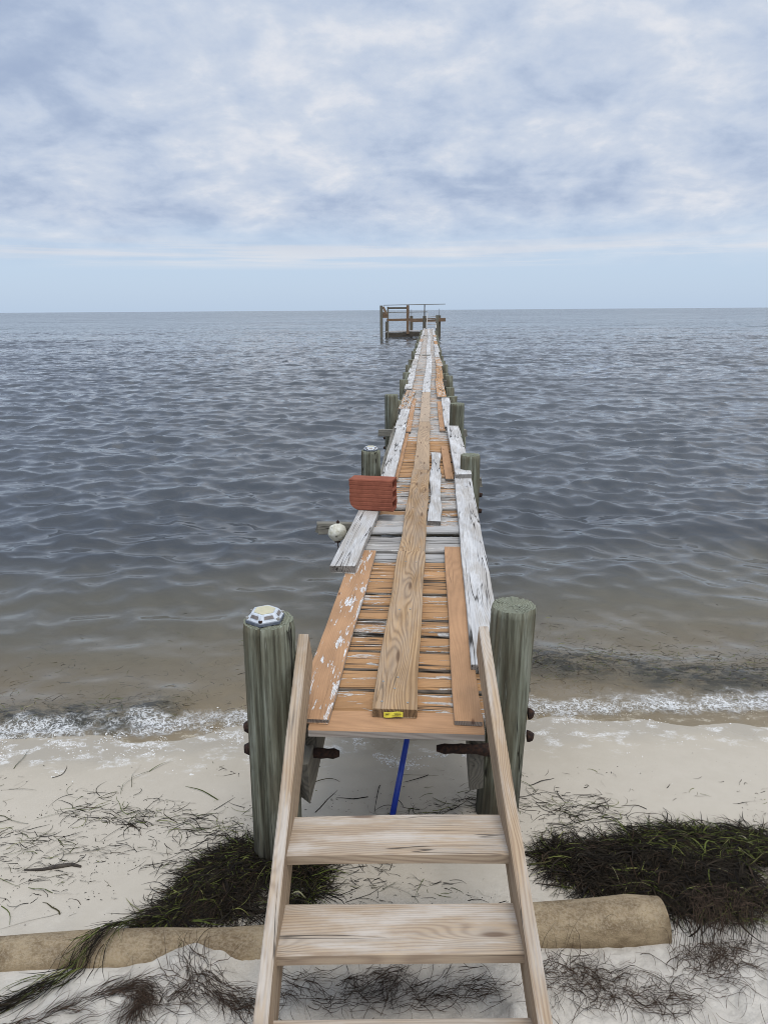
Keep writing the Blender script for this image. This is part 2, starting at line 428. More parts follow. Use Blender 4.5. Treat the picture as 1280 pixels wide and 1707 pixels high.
def sand_mat():
    m = N('beach_sand'); P = m.pos(); x = m.xyz(P)
    n1 = m.noise(P, 2.2, 5, .6); n2 = m.noise(P, 9., 5, .65); n3 = m.noise(P, 260., 3, .7); n4 = m.noise(P, 70., 4, .65)
    # landward distance from the water's edge: damp packed sand, then dry sand
    s = m.math('SUBTRACT', m.math('MULTIPLY_ADD', x[0], .13, 3.86), x[1])
    dry = m.step(m.math('ADD', s, m.math('MULTIPLY', m.math('SUBTRACT', n1, .5), .9)), 1.35, 1.95)
    wet = m.math('SUBTRACT', 1., m.step(m.math('ADD', s, m.math('MULTIPLY', m.math('SUBTRACT', n1, .5), .5)), .0, .75))
    col = m.mix(n2, (.455, .405, .33), (.39, .344, .275))
    col = m.mix(m.math('MULTIPLY', wet, .55), col, (.335, .285, .205))
    dc = m.mix(m.step(n2, .3, .7), (.53, .487, .42), (.41, .373, .318))
    dc = m.mix(m.math('MULTIPLY', m.step(n4, .52, .75), .4), dc, (.36, .335, .30))
    col = m.mix(dry, col, dc)
    col = m.mix(m.math('MULTIPLY', m.step(n3, .6, .74), .35), col, (.26, .225, .18))
    spk = m.math('SUBTRACT', 1., m.step(m.voro(P, 42.), .05, .09))
    spk = m.math('MULTIPLY', spk, m.step(m.noise(P, 3.1, 4, .65), .54, .62))
    col = m.mix(m.math('MULTIPLY', spk, .8), col, (.05, .04, .03))
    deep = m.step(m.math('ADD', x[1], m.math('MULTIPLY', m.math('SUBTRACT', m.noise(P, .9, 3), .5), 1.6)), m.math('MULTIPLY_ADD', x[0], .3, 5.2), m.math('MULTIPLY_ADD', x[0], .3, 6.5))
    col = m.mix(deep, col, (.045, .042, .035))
    pits = m.voro(P, 26., 'SMOOTH_F1')
    h = m.math('ADD', m.math('MULTIPLY', n3, .25), m.math('MULTIPLY', m.math('ADD', n4, m.math('MULTIPLY', pits, .8)), m.math('MULTIPLY_ADD', dry, 4.2, .16)))
    film = m.math('SUBTRACT', 1., m.step(m.math('ADD', s, m.math('MULTIPLY', m.math('SUBTRACT', n1, .5), .7)), .08, .42))
    col = m.mix(m.math('MULTIPLY', film, .45), col, (.25, .215, .16))
    fw_ = m.vm('ADD', P, m.vm('SCALE', m.noise(P, 8., 3, .6, 0., True), scale=.07))
    def ridge(sc_, hi): return m.math('SUBTRACT', 1., m.step(m.math('ABSOLUTE', m.math('SUBTRACT', m.noise(fw_, sc_, 2, .5), .5)), .0, hi))
    lace = m.math('MAXIMUM', m.math('MULTIPLY', ridge(60., .09), .8), m.math('MAXIMUM', ridge(22., .05), m.step(m.noise(P, 45., 4, .7), .55, .66)))
    fband = m.math('MULTIPLY', m.step(s, -.12, .02), m.math('SUBTRACT', 1., m.step(s, .18, .62)))
    fpatch = m.step(m.math('ADD', m.noise(m.vm('MULTIPLY', P, (1., 1.5, 1.)), 6.5, 4, .6), m.math('MULTIPLY', fband, .09)), .60, .72)
    fsand = m.math('MULTIPLY', m.math('MULTIPLY', fpatch, fband), m.math('MULTIPLY_ADD', lace, .75, .1), clamp=True)
    col = m.mix(fsand, col, (.66, .645, .61))
    col = m.mix(m.math('MULTIPLY', m.math('SUBTRACT', 1., m.step(m.voro(P, 19.), .03, .055)), m.step(n1, .5, .6)), col, (.56, .53, .47))
    rough = m.math('MAXIMUM', m.math('MULTIPLY_ADD', film, -.62, m.math('MULTIPLY_ADD', wet, -.25, .95)), m.math('MULTIPLY', fsand, .7))
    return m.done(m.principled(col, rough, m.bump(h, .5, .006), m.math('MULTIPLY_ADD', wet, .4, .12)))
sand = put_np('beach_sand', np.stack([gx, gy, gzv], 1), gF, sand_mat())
tag(sand, 'pale beach sand sloping under the water', kind='structure')

# ------------------------------------------------------------------ water
def water():
    ys = [2.6]; 
    while ys[-1] < 22000:
        y = ys[-1]; d = max(.018, .0052 * y) if y < 70 else .0052 * 70 * (y / 70) ** 1.7
        ys.append(y + d)
    ys = np.array(ys); nu = 760
    u = np.linspace(-1, 1, nu); u = np.sign(u) * (np.abs(u) * .72 + .28 * np.abs(u) ** 4)
    X = (ys[:, None] * .92 + 1.2) * (u * 1.05 * (1 + 1.6 * np.abs(u) ** 8))[None, :]; Y = np.repeat(ys[:, None], nu, 1)
    sp = np.maximum(np.gradient(ys)[:, None], np.abs(np.gradient(X, axis=1)))
    dep = np.clip(-ground_z(X.ravel(), Y.ravel()).reshape(X.shape), 0, 5)
    att = .34 + .66 * sstep(.02, .35, dep)
    rng = np.random.default_rng(5)
    Z = np.zeros_like(X); DX = np.zeros_like(X); DY = np.zeros_like(X)
    nW = 90; lams = np.exp(np.linspace(math.log(.2), math.log(3.2), nW))
    patch = .55 + .9 * fbm(X * .06 + 40, Y * .05, 91, 3)
    for lam in lams:
        k = 2 * math.pi / lam
        th = rng.normal(0, .72) - .12
        kx, ky = k * math.sin(th), -k * math.cos(th)
        slope = .040 * (1. if lam < .75 else (.75 / lam) ** 1.1) * (1 if lam > .28 else (lam / .28) ** .7)
        a = slope / k * rng.uniform(.6, 1.4)
        ph = rng.uniform(0, 6.283) + 1.3 * fbm(X * .25 / lam, Y * .25 / lam, int(rng.integers(1000)), 2) * 3
        fade = 1 - sstep(lam * .22, lam * .45, sp)
        A = a * fade * att * (patch if lam < 1.2 else 1.)
        th_ = kx * X + ky * Y + ph
        Z += A * np.cos(th_); s = np.sin(th_) * A * .9
        DX -= s * kx / k; DY -= s * ky / k
    # the little breaker near the edge
    rx = sstep(.45, .9, X) * (1 - sstep(2.6, 4, X)); lx = (1 - sstep(-1.75, -1.45, X)) * sstep(-3.8, -2.8, X)
    yr = 4.62 + .10 * np.sin(X * 2.1 + .5) - .10 * (X - 1.3) ** 2
    d = Y - yr; Z += rx * .05 * np.where(d < 0, np.exp(-(d / .17) ** 2), np.exp(-(d / .38) ** 2))
    yl = 3.80 + .13 * (X + 2); d = Y - yl; Z += lx * .065 * np.where(d < 0, np.exp(-(d / .09) ** 2), np.exp(-(d / .28) ** 2))
    # swash: thin film running up beside and under the pier
    edge = shore(X) - Y
    Z += .012 * (fbm(X * 3, Y * 3, 55, 3) - .4) * (1 - sstep(0, .4, dep))
    fo = np.exp(-((edge + .10) / .16) ** 2) * np.where(np.abs(X + .05) < .7, .55, 1.)
    fo = np.maximum(fo, .8 * lx * np.exp(-((Y - yl + .05) / .10) ** 2))
    fo = fo * (1 - sstep(3.5, 8, np.abs(X)) * .5)
    Z = np.where(dep > .004, np.maximum(Z, -dep + .022), Z)
    tb = rx * np.exp(-((Y - yr - .05) / .22) ** 2) * (.6 + fbm(X * 3, Y * 7, 14, 4)) + lx * np.exp(-((Y - yl - .02) / .18) ** 2) * (.55 + fbm(X * 3, Y * 7, 15, 4))
    V = np.stack([X + DX, Y + DY, Z], -1).reshape(-1, 3)
    ny = len(ys); i = (np.arange(ny - 1)[:, None] * nu + np.arange(nu - 1)[None, :]).ravel()
    F = np.stack([i, i + 1, i + nu + 1, i + nu], 1)
    m = N('sea_water'); P = m.pos(); g = m.node('ShaderNodeNewGeometry')
    far = m.attr('far')
    q = m.vm('MULTIPLY', P, (.62, 1., 1.))
    c1 = m.vm('SUBTRACT', m.noise(q, 7., 3, .6, .3, True), (.5, .5, .5)); c2 = m.vm('SUBTRACT', m.noise(q, 2.0, 4, .62, .4, True), (.5, .5, .5))
    a1 = m.math('MULTIPLY_ADD', far, .42, .28); a2 = m.math('MULTIPLY_ADD', far, 1.1, .06)
    c3 = m.vm('SUBTRACT', m.noise(m.vm('MULTIPLY', P, (.3, 1., 1.)), .16, 4, .65, .3, True), (.5, .5, .5))
    gust = m.math('MULTIPLY_ADD', m.step(m.noise(m.vm('MULTIPLY', P, (.35, 1., 1.)), .045, 3, .6), .35, .65), .6, .7)
    a2 = m.math('MULTIPLY', a2, gust)
    pert = m.vm('ADD', m.vm('SCALE', c1, scale=a1), m.vm('SCALE', c2, scale=a2))
    pert = m.vm('ADD', pert, m.vm('SCALE', c3, scale=m.math('MULTIPLY', far, .7)))
    pert = m.vm('MULTIPLY', pert, (.8, 1., 0.))
    nrm = m.vm('NORMALIZE', m.vm('ADD', g.outputs['Normal'], pert))
    dp = m.attr('depth')
    op = m.math('SUBTRACT', 1., m.math('POWER', 2.718, m.math('MULTIPLY', dp, -4.6)))
    murk = m.mix(m.step(dp, .09, .34), (.15, .138, .10), (.050, .055, .060))
    wd_ = m.math('MULTIPLY', m.attr('weedy'), m.math('MULTIPLY', m.step(m.noise(m.vm('MULTIPLY', P, (.6, 1.3, 1.)), 11., 6, .75), .34, .62), 1.25), clamp=True)
    op = m.math('MAXIMUM', op, m.math('MULTIPLY', wd_, .88)); murk = m.mix(wd_, murk, (.03, .028, .02))
    body = m.node('ShaderNodeBsdfDiffuse'); m.set(body.inputs[0], murk)
    tr = m.node('ShaderNodeBsdfTransparent'); m.set(tr.inputs[0], (.86, .82, .74))
    mx = m.node('ShaderNodeMixShader'); m.set(mx.inputs[0], op); m.set(mx.inputs[1], tr.outputs[0]); m.set(mx.inputs[2], body.outputs[0])
    gl = m.node('ShaderNodeBsdfGlossy'); m.set(gl.inputs['Roughness'], .06); m.set(gl.inputs['Normal'], nrm); m.set(gl.inputs['Color'], (1, 1, 1))
    fr = m.node('ShaderNodeFresnel'); fr.inputs['IOR'].default_value = 1.333; m.set(fr.inputs['Normal'], nrm)
    m2 = m.node('ShaderNodeMixShader'); m.set(m2.inputs[0], fr.outputs[0]); m.set(m2.inputs[1], mx.outputs[0]); m.set(m2.inputs[2], gl.outputs[0])
    foam = m.node('ShaderNodeBsdfDiffuse'); m.set(foam.inputs[0], (.66, .66, .64))
    fa = m.attr('foam'); warp = m.vm('ADD', P, m.vm('SCALE', m.noise(P, 9., 3, .6, 0., True), scale=.06))
    def ridge(sc_, lo, hi, dt=1.):
        return m.math('SUBTRACT', 1., m.step(m.math('ABSOLUTE', m.math('SUBTRACT', m.noise(warp, sc_, dt, .5), .5)), lo, hi))
    lace = m.math('MAXIMUM', ridge(17., .0, .05, 2), m.math('MULTIPLY', ridge(46., .0, .07), .8))
    blot = m.step(m.noise(P, 24., 5, .7), .56, .66)
    lace = m.math('MAXIMUM', lace, blot)
    pt = m.step(m.math('ADD', m.noise(P, 5., 4, .65), m.math('MULTIPLY', fa, .30)), .60, .84)
    fm = m.math('MULTIPLY', m.math('MULTIPLY', m.math('POWER', fa, .6), pt), m.math('MULTIPLY_ADD', lace, .72, .12), clamp=True)
    m3_ = m.node('ShaderNodeMixShader'); m.set(m3_.inputs[0], fm); m.set(m3_.inputs[1], m2.outputs[0]); m.set(m3_.inputs[2], foam.outputs[0])
    mat = m.done(m3_.outputs[0])
    far_ = sstep(9, 42, Y)
    o = put_np('sea', V, F, mat, attrs={'depth': (dep + Z).clip(0).ravel(), 'foam': fo.ravel(), 'far': far_.ravel(), 'weedy': tb.clip(0, 1).ravel()})
    tag(o, 'choppy grey sea reaching the horizon', kind='structure')
water()

# ------------------------------------------------------------------ pier
pier = empty('pier'); tag(pier, 'long narrow wooden pier with peeling orange boards running out to sea', 'pier')
DZ = .80
def pile(x, y, ztop, r=.1, seed=0, near=False, bolts=None, lean=(0, 0), zbot=-1.6, parent=pier, name='pile'):
    rr = random.Random(seed); n = 72 if near else 16; rings = 30 if near else 7
    zb = zbot; V = []; F = []; fm = []
    prof = [1 + .025 * math.sin(3 * 2 * math.pi * k / n + seed) + rr.uniform(-.018, .010) for k in range(n)]
    if near:
        for _ in range(9):
            prof[rr.randrange(n)] -= rr.uniform(.03, .08)
    split = rr.randrange(n) if near else -1
    if near: split = {1: 52, 2: 22}.get(seed, split)
    for i in range(rings + 1):
        t = i / rings; z = zb + (ztop - zb) * t
        if near: z = zb + (ztop - zb) * (1 - (1 - t) ** 1.3)
        for k in range(n):
            a = 2 * math.pi * k / n; q = r * prof[k] * (1.06 - .06 * t) * (1 + rr.uniform(-.004, .004))
            if i == rings: q *= .965
            if k == split: q *= .80
            zz = z + (rr.uniform(-.004, .004) if i >= rings - 1 else 0)
            V.append((q * math.cos(a) + lean[0] * (z - ztop), q * math.sin(a) + lean[1] * (z - ztop), zz - ztop))
    for i in range(rings):
        for k in range(n):
            a = i * n + k; b = i * n + (k + 1) % n; F.append((a, b, b + n, a + n)); fm.append(0)
    c = len(V); V.append((0, 0, .002))
    for k in range(n): F.append((rings * n + k, rings * n + (k + 1) % n, c)); fm.append(1)
    o = put(name, V, F, [M['pile'], M['endgrain']], parent, False, fm); 
    for p_, f_ in zip(o.data.polygons, fm): p_.use_smooth = (f_ == 0)
    o.location = Vector((x, y, ztop)) - Vector(parent.location)
    for (bz, side, ln) in (bolts or []):
        x0 = side * (r * .9)
        pts = [(x0, -.01, bz - ztop), (x0 + side * ln * .5, -.01, bz - ztop), (x0 + side * ln, -.012, bz - ztop - .004)]
        V2, F2 = tube_geo(pts, [.026, .024, .02], 9, True, .18, seed)
        put('bolt', V2, F2, M['rust'], o, True)
    return o
pL1 = pile(-.635, 2.60, 1.255, .103, 1, True, [(.765, -1, .03), (.66, -1, .035)], lean=(.01, 0))
pR1 = pile(.392, 3.00, 1.165, .1, 2, True, [(.62, 1, .025), (.50, 1, .03)], lean=(.035, .0))
pL2 = pile(-.597, 7.30, 1.04, .1, 3, True, [(.72, -1, .04)])
pR2 = pile(.43, 7.12, 1.035, .1, 4, True, [(.62, 1, .04), (.45, 1, .04)])
pL3 = pile(-.56, 10.85, 1.215, .1, 5, True, [(.55, -1, .04), (.4, -1, .04)])
pR3 = pile(.40, 10.0, 1.19, .1, 6, True, [(.55, 1, .04)])
yy = 13.2; i = 7; sideseq = [('L', 12.4, .86), ('R', 10.9, .98)]
ly = [12.6, 16.0, 18.6, 20.9, 24.5, 28, 31.5, 35, 39, 43, 47, 51, 55, 59, 63]
ry = [11.0, 14.2, 16.6, 18.8, 21.2, 23.8, 26.5, 29.5, 32.5, 36, 40, 44, 48, 52, 56, 60, 64]
for y in ly:
    i += 1; pile(-.555 + random.uniform(-.03, .03) - .001 * y, y, random.choice([.78, .84, .92]) + (.12 if 15 < y < 20 else 0), .1, i, lean=(random.uniform(-.02, .02), 0))
for y in ry:
    i += 1; pile(.485 + random.uniform(-.02, .04), y, random.choice([.66, .72, .8]), .105, i, lean=(random.uniform(-.02, .02), 0))

# framing below the deck
for k, (x, y0) in enumerate(((-.50, 2.70), (.235, 2.78))):
    yk = y0
    while yk < 66:
        y1 = min(yk + 6.2, 66.5)
        board('joist', (x, yk, .58), (x, y1, .58), .055, .175, M['old'], pier, (0, .45, .3), wob=.004, ragged=.02); yk = y1 + .01
# remnants of old joist ends that hang lower than the rest
board('joist_end', (-.515, 2.62, .40), (-.515, 3.5, .47), .05, .20, M['old'], pier, (0, .45, .3), ragged=.04)
board('joist_end', (.232, 2.745, .385), (.232, 3.35, .40), .06, .20, M['old'], pier, (0, .5, .5), ragged=.02)
for y, x0, x1 in ((3.15, -.62, .50), (5.62, -.92, .40), (7.3, -.72, .56), (10.4, -.72, .56)):
    board('crossbeam', (x0, y, .655), (x1, y, .655), .05, .10, M['old'], pier, (0, .5, .55), wob=.004, ragged=.02)
for y in range(14, 66, 4):
    board('crossbeam', (-.50, y, .6), (.44, y, .6), .06, .15, M['old'], pier, (0, .3, .2))
board('crossbeam', (-1.35, 61.5, .02), (.4, 61.5, .06), .2, .1, M['olive'], pier, (0, .2, 0))
for p, q in (((-.56, 2.70, .575), (-.375, 2.70, .572)), ((.30, 2.72, .603), (.05, 2.72, .600))):
    d = Vector(q) - Vector(p)
    tube('rusted_bolt', [Vector(p) + d * (t / 7) for t in range(8)], [.030, .028, .022, .021, .023, .021, .022, .014], M['rust'], pier, 9, .10)

# end board and deck boards
board('end_board', (-.478, 2.605, DZ - .034), (.24, 2.605, DZ - .034), .15, .036, M['trim'], pier, (1., .55, 0), ragged=.003, wob=.002)
def deck_board(k, y, parent=pier, w=.172):
    near = y < 4.6; mid = 4.6 <= y < 7.2
    r = random.Random(k * 7 + 3)
    if near: col = (r.uniform(.62, .82), r.uniform(.42, .58), 0)
    elif mid: col = (r.uniform(.15, .6), r.uniform(.45, .62), r.uniform(.3, .8))
    elif y < 9.2: col = (r.uniform(.7, .9), r.uniform(.45, .6), .1)
    elif y < 11: col = (r.uniform(.3, .6), r.uniform(.55, .7), .3)
    else: col = (r.uniform(.15, .62), r.uniform(.5, .75), r.uniform(.2, .7))
    return col, r
k = 0; y = 2.775; rest = []
while y < 66:
    w = random.uniform(.144, .166)
    col, r = deck_board(k, y)
    dz = r.uniform(-.004, .004); x0 = (-.50 if y < 4.7 else -.455) + r.uniform(-.015, .015); x1 = (.25 if y < 4.7 else .33) + r.uniform(-.015, .015); rz = r.uniform(-.008, .008)
    if 4.6 < y < 7.2: rz *= 3; dz *= 2.5
    if abs(y - 5.2) < .09: col = (0., .55, 1.); dz = .028; w = .12; rz = .02
    if abs(y - 4.62) < .09: col = (0., .5, .9)
    skip = abs(y - 6.5) < .1 and False
    if k < 100:
        board('deck_board', (x0, y - rz, DZ - .036 + dz), (x1, y + rz, DZ - .036 + dz), w, .034, M['deck'], pier, col,
              bev=.011, wob=.004, ragged=.008, seg=7, bow=r.uniform(-.004, .004))
    else:
        rest.append((x0, x1, y, DZ - .036 + dz, w, k))
    y += .19 if not (6.35 < y < 6.9) else .215
    k += 1
V = []; F = []
for x0, x1, y, z, w, kk in rest:
    v, f = board_geo(x1 - x0, w, .034, .007, .004, 3, .01, kk); b = len(V)
    V += [(a + (x0 + x1) / 2, bb + y, c + z) for a, bb, c in v]; F += [tuple(q + b for q in g) for g in f]
o = put('distant_decking', V, F, M['deck'], pier); o.color = (.4, .65, .5, 1); tag(o, kind='stuff')

T1 = .004
# flat painted trim boards along both edges
def trim(p0, p1, w, cover, bright=.5, mat='trim', t=.02, grey=0.):
    return board('trim_board', (*p0, DZ + T1), (*p1, DZ + T1), w, t, M[mat], pier, (cover, bright, grey), wob=.002, ragged=.004, bev=.003)
trim((-.478, 2.57), (-.433, 4.72), .158, .66)
trim((.176, 2.585), (.181, 4.83), .115, .97)
trim((-.335, 6.9), (-.30, 9.7), .075, .9); trim((.218, 6.95), (.20, 8.75), .085, .92)
trim((-.28, 9.8), (-.27, 13.6), .075, .7); trim((.20, 9.9), (.20, 13.2), .085, .8)
# the runner down the middle
def runner(p0, p1, w, mat, col, z=DZ + T1, t=.038):
    return board('runner_plank', (*p0, z), (*p1, z), w, t, M[mat], pier, col, wob=.0025, ragged=.003, bev=.004)
r1 = runner((-.131, 2.632), (-.106, 4.66), .187, 'runner', (1, .56, 0))
r2 = runner((-.106, 4.664), (-.068, 7.28), .180, 'runner', (1, .50, 0))
r3 = runner((-.066, 7.285), (-.055, 10.6), .165, 'runner', (1, .62, .35))
r4 = runner((-.055, 10.605), (-.05, 14.6), .16, 'runner', (1, .72, .6))
pts = [(-.05, 14.61), (-.03, 17.5), (.00, 20.6), (.02, 24.5), (-.01, 28.5), (-.03, 33), (.0, 38), (.03, 43), (0, 49), (-.04, 55), (-.05, 61), (-.03, 66)]
for a, b in zip(pts, pts[1:]): runner(a, (b[0], b[1] - .02), .17, 'grey', (1, random.uniform(.55, .8), .7))
# thick weathered planks laid on top near both edges
def side(p0, p1, w, col=(1, .55, .4), z=DZ + .006, t=.042, mat='grey', **kw):
    return board('side_plank', (*p0, z), (*p1, z), w, t, M[mat], pier, col, wob=.002, ragged=.006, **kw)
side((-.540, 4.26), (-.425, 6.78), .165, (1, .52, .3), z=DZ + .026, t=.048)
side((-.395, 6.80), (-.372, 9.9), .135, (1, .6, .6), z=DZ + .03)
side((-.40, 9.95), (-.385, 12.0), .15, (1, .62, .6)); side((-.42, 12.02), (-.36, 14.9), .19, (.5, .5, .1), mat='deck')
side((.296, 3.02), (.348, 6.98), .165, (1, .54, .35), t=.045); side((.352, 6.86), (.34, 9.9), .165, (1, .62, .6), z=DZ + .052)
side((.305, 10.05), (.315, 13.6), .15, (1, .58, .4))
ys_ = 15.0
while ys_ < 64:
    L_ = random.uniform(2.2, 4.2)
    x = -.42 + random.uniform(-.04, .04); painted = random.random() < .3
    side((x, ys_), (x + random.uniform(-.04, .04), min(ys_ + L_ - .05, 65.5)), random.uniform(.14, .19), (random.uniform(.3, .6), random.uniform(.55, .75), .5), mat='deck' if painted else 'grey', z=DZ + random.uniform(.005, .03)); ys_ += L_
ys_ = 13.7; first = True
while ys_ < 64:
    L_ = random.uniform(2.4, 4.4)
    x = .30 + random.uniform(-.05, .03) + (.04 if ys_ > 24 else 0); painted = ys_ < 23 or random.random() < .2
    side((x, ys_), (x + random.uniform(-.05, .05), min(ys_ + L_ - .05, 65.5)), random.uniform(.16, .2), (random.uniform(.45, .8), random.uniform(.55, .7), .3), mat='deck' if painted else 'grey', z=DZ + random.uniform(.005, .03)); ys_ += L_
for (x, y, a, l) in ((-.18, 46, .3, .5), (-.1, 26.3, .1, .3)):
    board('trim_board', (x - l / 2, y, DZ + .06), (x + l / 2, y + a * .3, DZ + .06), .12, .03, M['old'], pier, (0, .4, .3))

# screws in the runner and the tag stapled to its end
def screws(parent_board, pts):
    inv = parent_board.matrix_world.inverted() if False else None
    for (x, y, z) in pts:
        V, F = tube_geo([(0, 0, 0), (0, 0, .0025)], .0055, 10)
        s = put('screw', V, F, M['screw'], parent_board)
        L = parent_board.matrix_local.inverted() @ Vector((x, y, z)); s.location = L
zt = DZ + T1 + .038
screws(r1, [(-.185, 2.69, zt), (-.075, 2.685, zt), (-.135, 2.80, zt), (-.125, 2.90, zt), (-.19, 2.86, zt), (-.15, 3.66, zt), (-.09, 3.67, zt), (-.14, 4.45, zt), (-.07, 4.44, zt)])
screws(r2, [(-.16, 4.75, zt), (-.05, 4.75, zt), (-.12, 5.8, zt), (-.04, 5.82, zt), (-.12, 7.1, zt), (-.02, 7.1, zt)])
tagv = []; 
for i in range(7):
    t = i / 6; x = -.036 + .078 * t; w = .004 * math.sin(t * 7)
    tagv += [(x, w - .0035 - .001, -.006 + .004 * t), (x, w - .012, -.012 + .004 * t + .0), (x, -.004 + w * .5, .022 + .003 * t)]
Vt = []; Ft = []
for i in range(7):
    t = i / 6; x = -.045 + .080 * t; w = .003 * math.sin(t * 6.5)
    Vt += [(x, -.006 - w, .034 + .002 * t), (x, -.010 - w, .012 + .003 * t), (x, -.004 - w, .034 + .002 * t), (x, -.008 - w, .012 + .003 * t)]
for i in range(6):
    a = i * 4; b = a + 4
    Ft += [(a, a + 1, b + 1, b), (a + 2, b + 2, b + 3, a + 3), (a, b, b + 2, a + 2), (a + 1, a + 3, b + 3, b + 1)]
Ft += [(0, 2, 3, 1), (24, 25, 27, 26)]
tg = put('tag', Vt, Ft, M['yellow'], r1); tg.data.materials.append(M['ink'])
tg.matrix_parent_inverse = Matrix.Identity(4)
tg.matrix_local = r1.matrix_local.inverted() @ Matrix.Translation((-.128, 2.630, DZ + T1 - .006))
# a few printed strokes on the tag
Vi = []; Fi = []
for j, (x0, x1, zc) in enumerate(((-.038, -.02, .030), (-.038, -.024, .026), (-.002, .024, .0315), (.0, .026, .0265), (-.01, .018, .0215), (.006, .03, .036 - .0055))):
    b = len(Vi); yq = -.0128
    Vi += [(x0, yq, zc - .0009), (x1, yq, zc - .0009 + .0006), (x1, yq, zc + .0009), (x0, yq, zc + .0009), (x0, yq + .001, zc - .0009), (x1, yq + .001, zc - .0009), (x1, yq + .001, zc + .0009), (x0, yq + .001, zc + .0009)]
    Fi += [(b, b + 1, b + 2, b + 3), (b + 4, b + 7, b + 6, b + 5), (b, b + 4, b + 5, b + 1), (b + 3, b + 2, b + 6, b + 7)]
tv = tg.data; nv = len(tv.vertices)
meV = [tuple(v.co) for v in tv.vertices] + Vi; meF = [tuple(p.vertices) for p in tv.polygons] + [tuple(q + nv for q in f) for f in Fi]
me2 = bpy.data.meshes.new('tag'); me2.from_pydata(meV, [], meF); me2.materials.append(M['yellow']); me2.materials.append(M['ink'])
for p in me2.polygons: p.material_index = 1 if p.index >= len(Ft) else 0
tg.data = me2

# ------------------------------------------------------------------ steps
st = empty('wooden_steps', (-.1, 1.6, gz(-.1, 1.6))); tag(st, 'pale new wooden steps leading up between the two nearest piles', 'steps')
def stringer(top, bot):
    d = (Vector(bot) - Vector(top)).normalized(); side_ = Vector((1, 0, 0)); nrm = side_.cross(d).normalized()
    if nrm.z < 0: nrm = -nrm
    h = .185
    return board('stringer', Vector(top) - nrm * h, Vector(bot) - nrm * h, .042, h, M['pine'], st, (1, .56, 0), up=nrm, wob=.0015, ragged=.001, bev=.004)
SL = .515
def sline(xt, xb, yt, zt_): return (xt, yt, zt_), (xb, .72, zt_ - SL * (yt - .72))
stringer(*sline(-.512, -.412, 2.69, 1.150)); stringer(*sline(.237, .405, 2.735, 1.180))
for (l, r, zt_, bow) in (((-.462, 1.925), (.292, 1.975), .72, .004), ((-.452, 1.662), (.313, 1.713), .59, 0), ((-.443, 1.375), (.338, 1.425), .46, 0), ((-.43, 1.09), (.36, 1.14), .325, 0)):
    l = Vector((*l, 0)); r = Vector((*r, 0)); n_ = Vector((-(r - l).y, (r - l).x, 0)).normalized() * .095
    board('tread', (l.x + n_.x, l.y + n_.y, zt_ - .042), (r.x + n_.x, r.y + n_.y, zt_ - .042), .192, .042, M['pine'], st, (1, .58, .25), wob=.0015, ragged=.0, bow=-bow, bev=.004)

# ------------------------------------------------------------------ loose things on the pier
lp = board('loose_plank', (.062, 5.39, DZ + .003), (.092, 8.2, DZ + .003), .10, .042, M['grey'], None, (1, .5, .35), wob=.008, ragged=.01)
tag(lp, 'short loose weathered plank lying beside the central runner on the deck', 'plank')

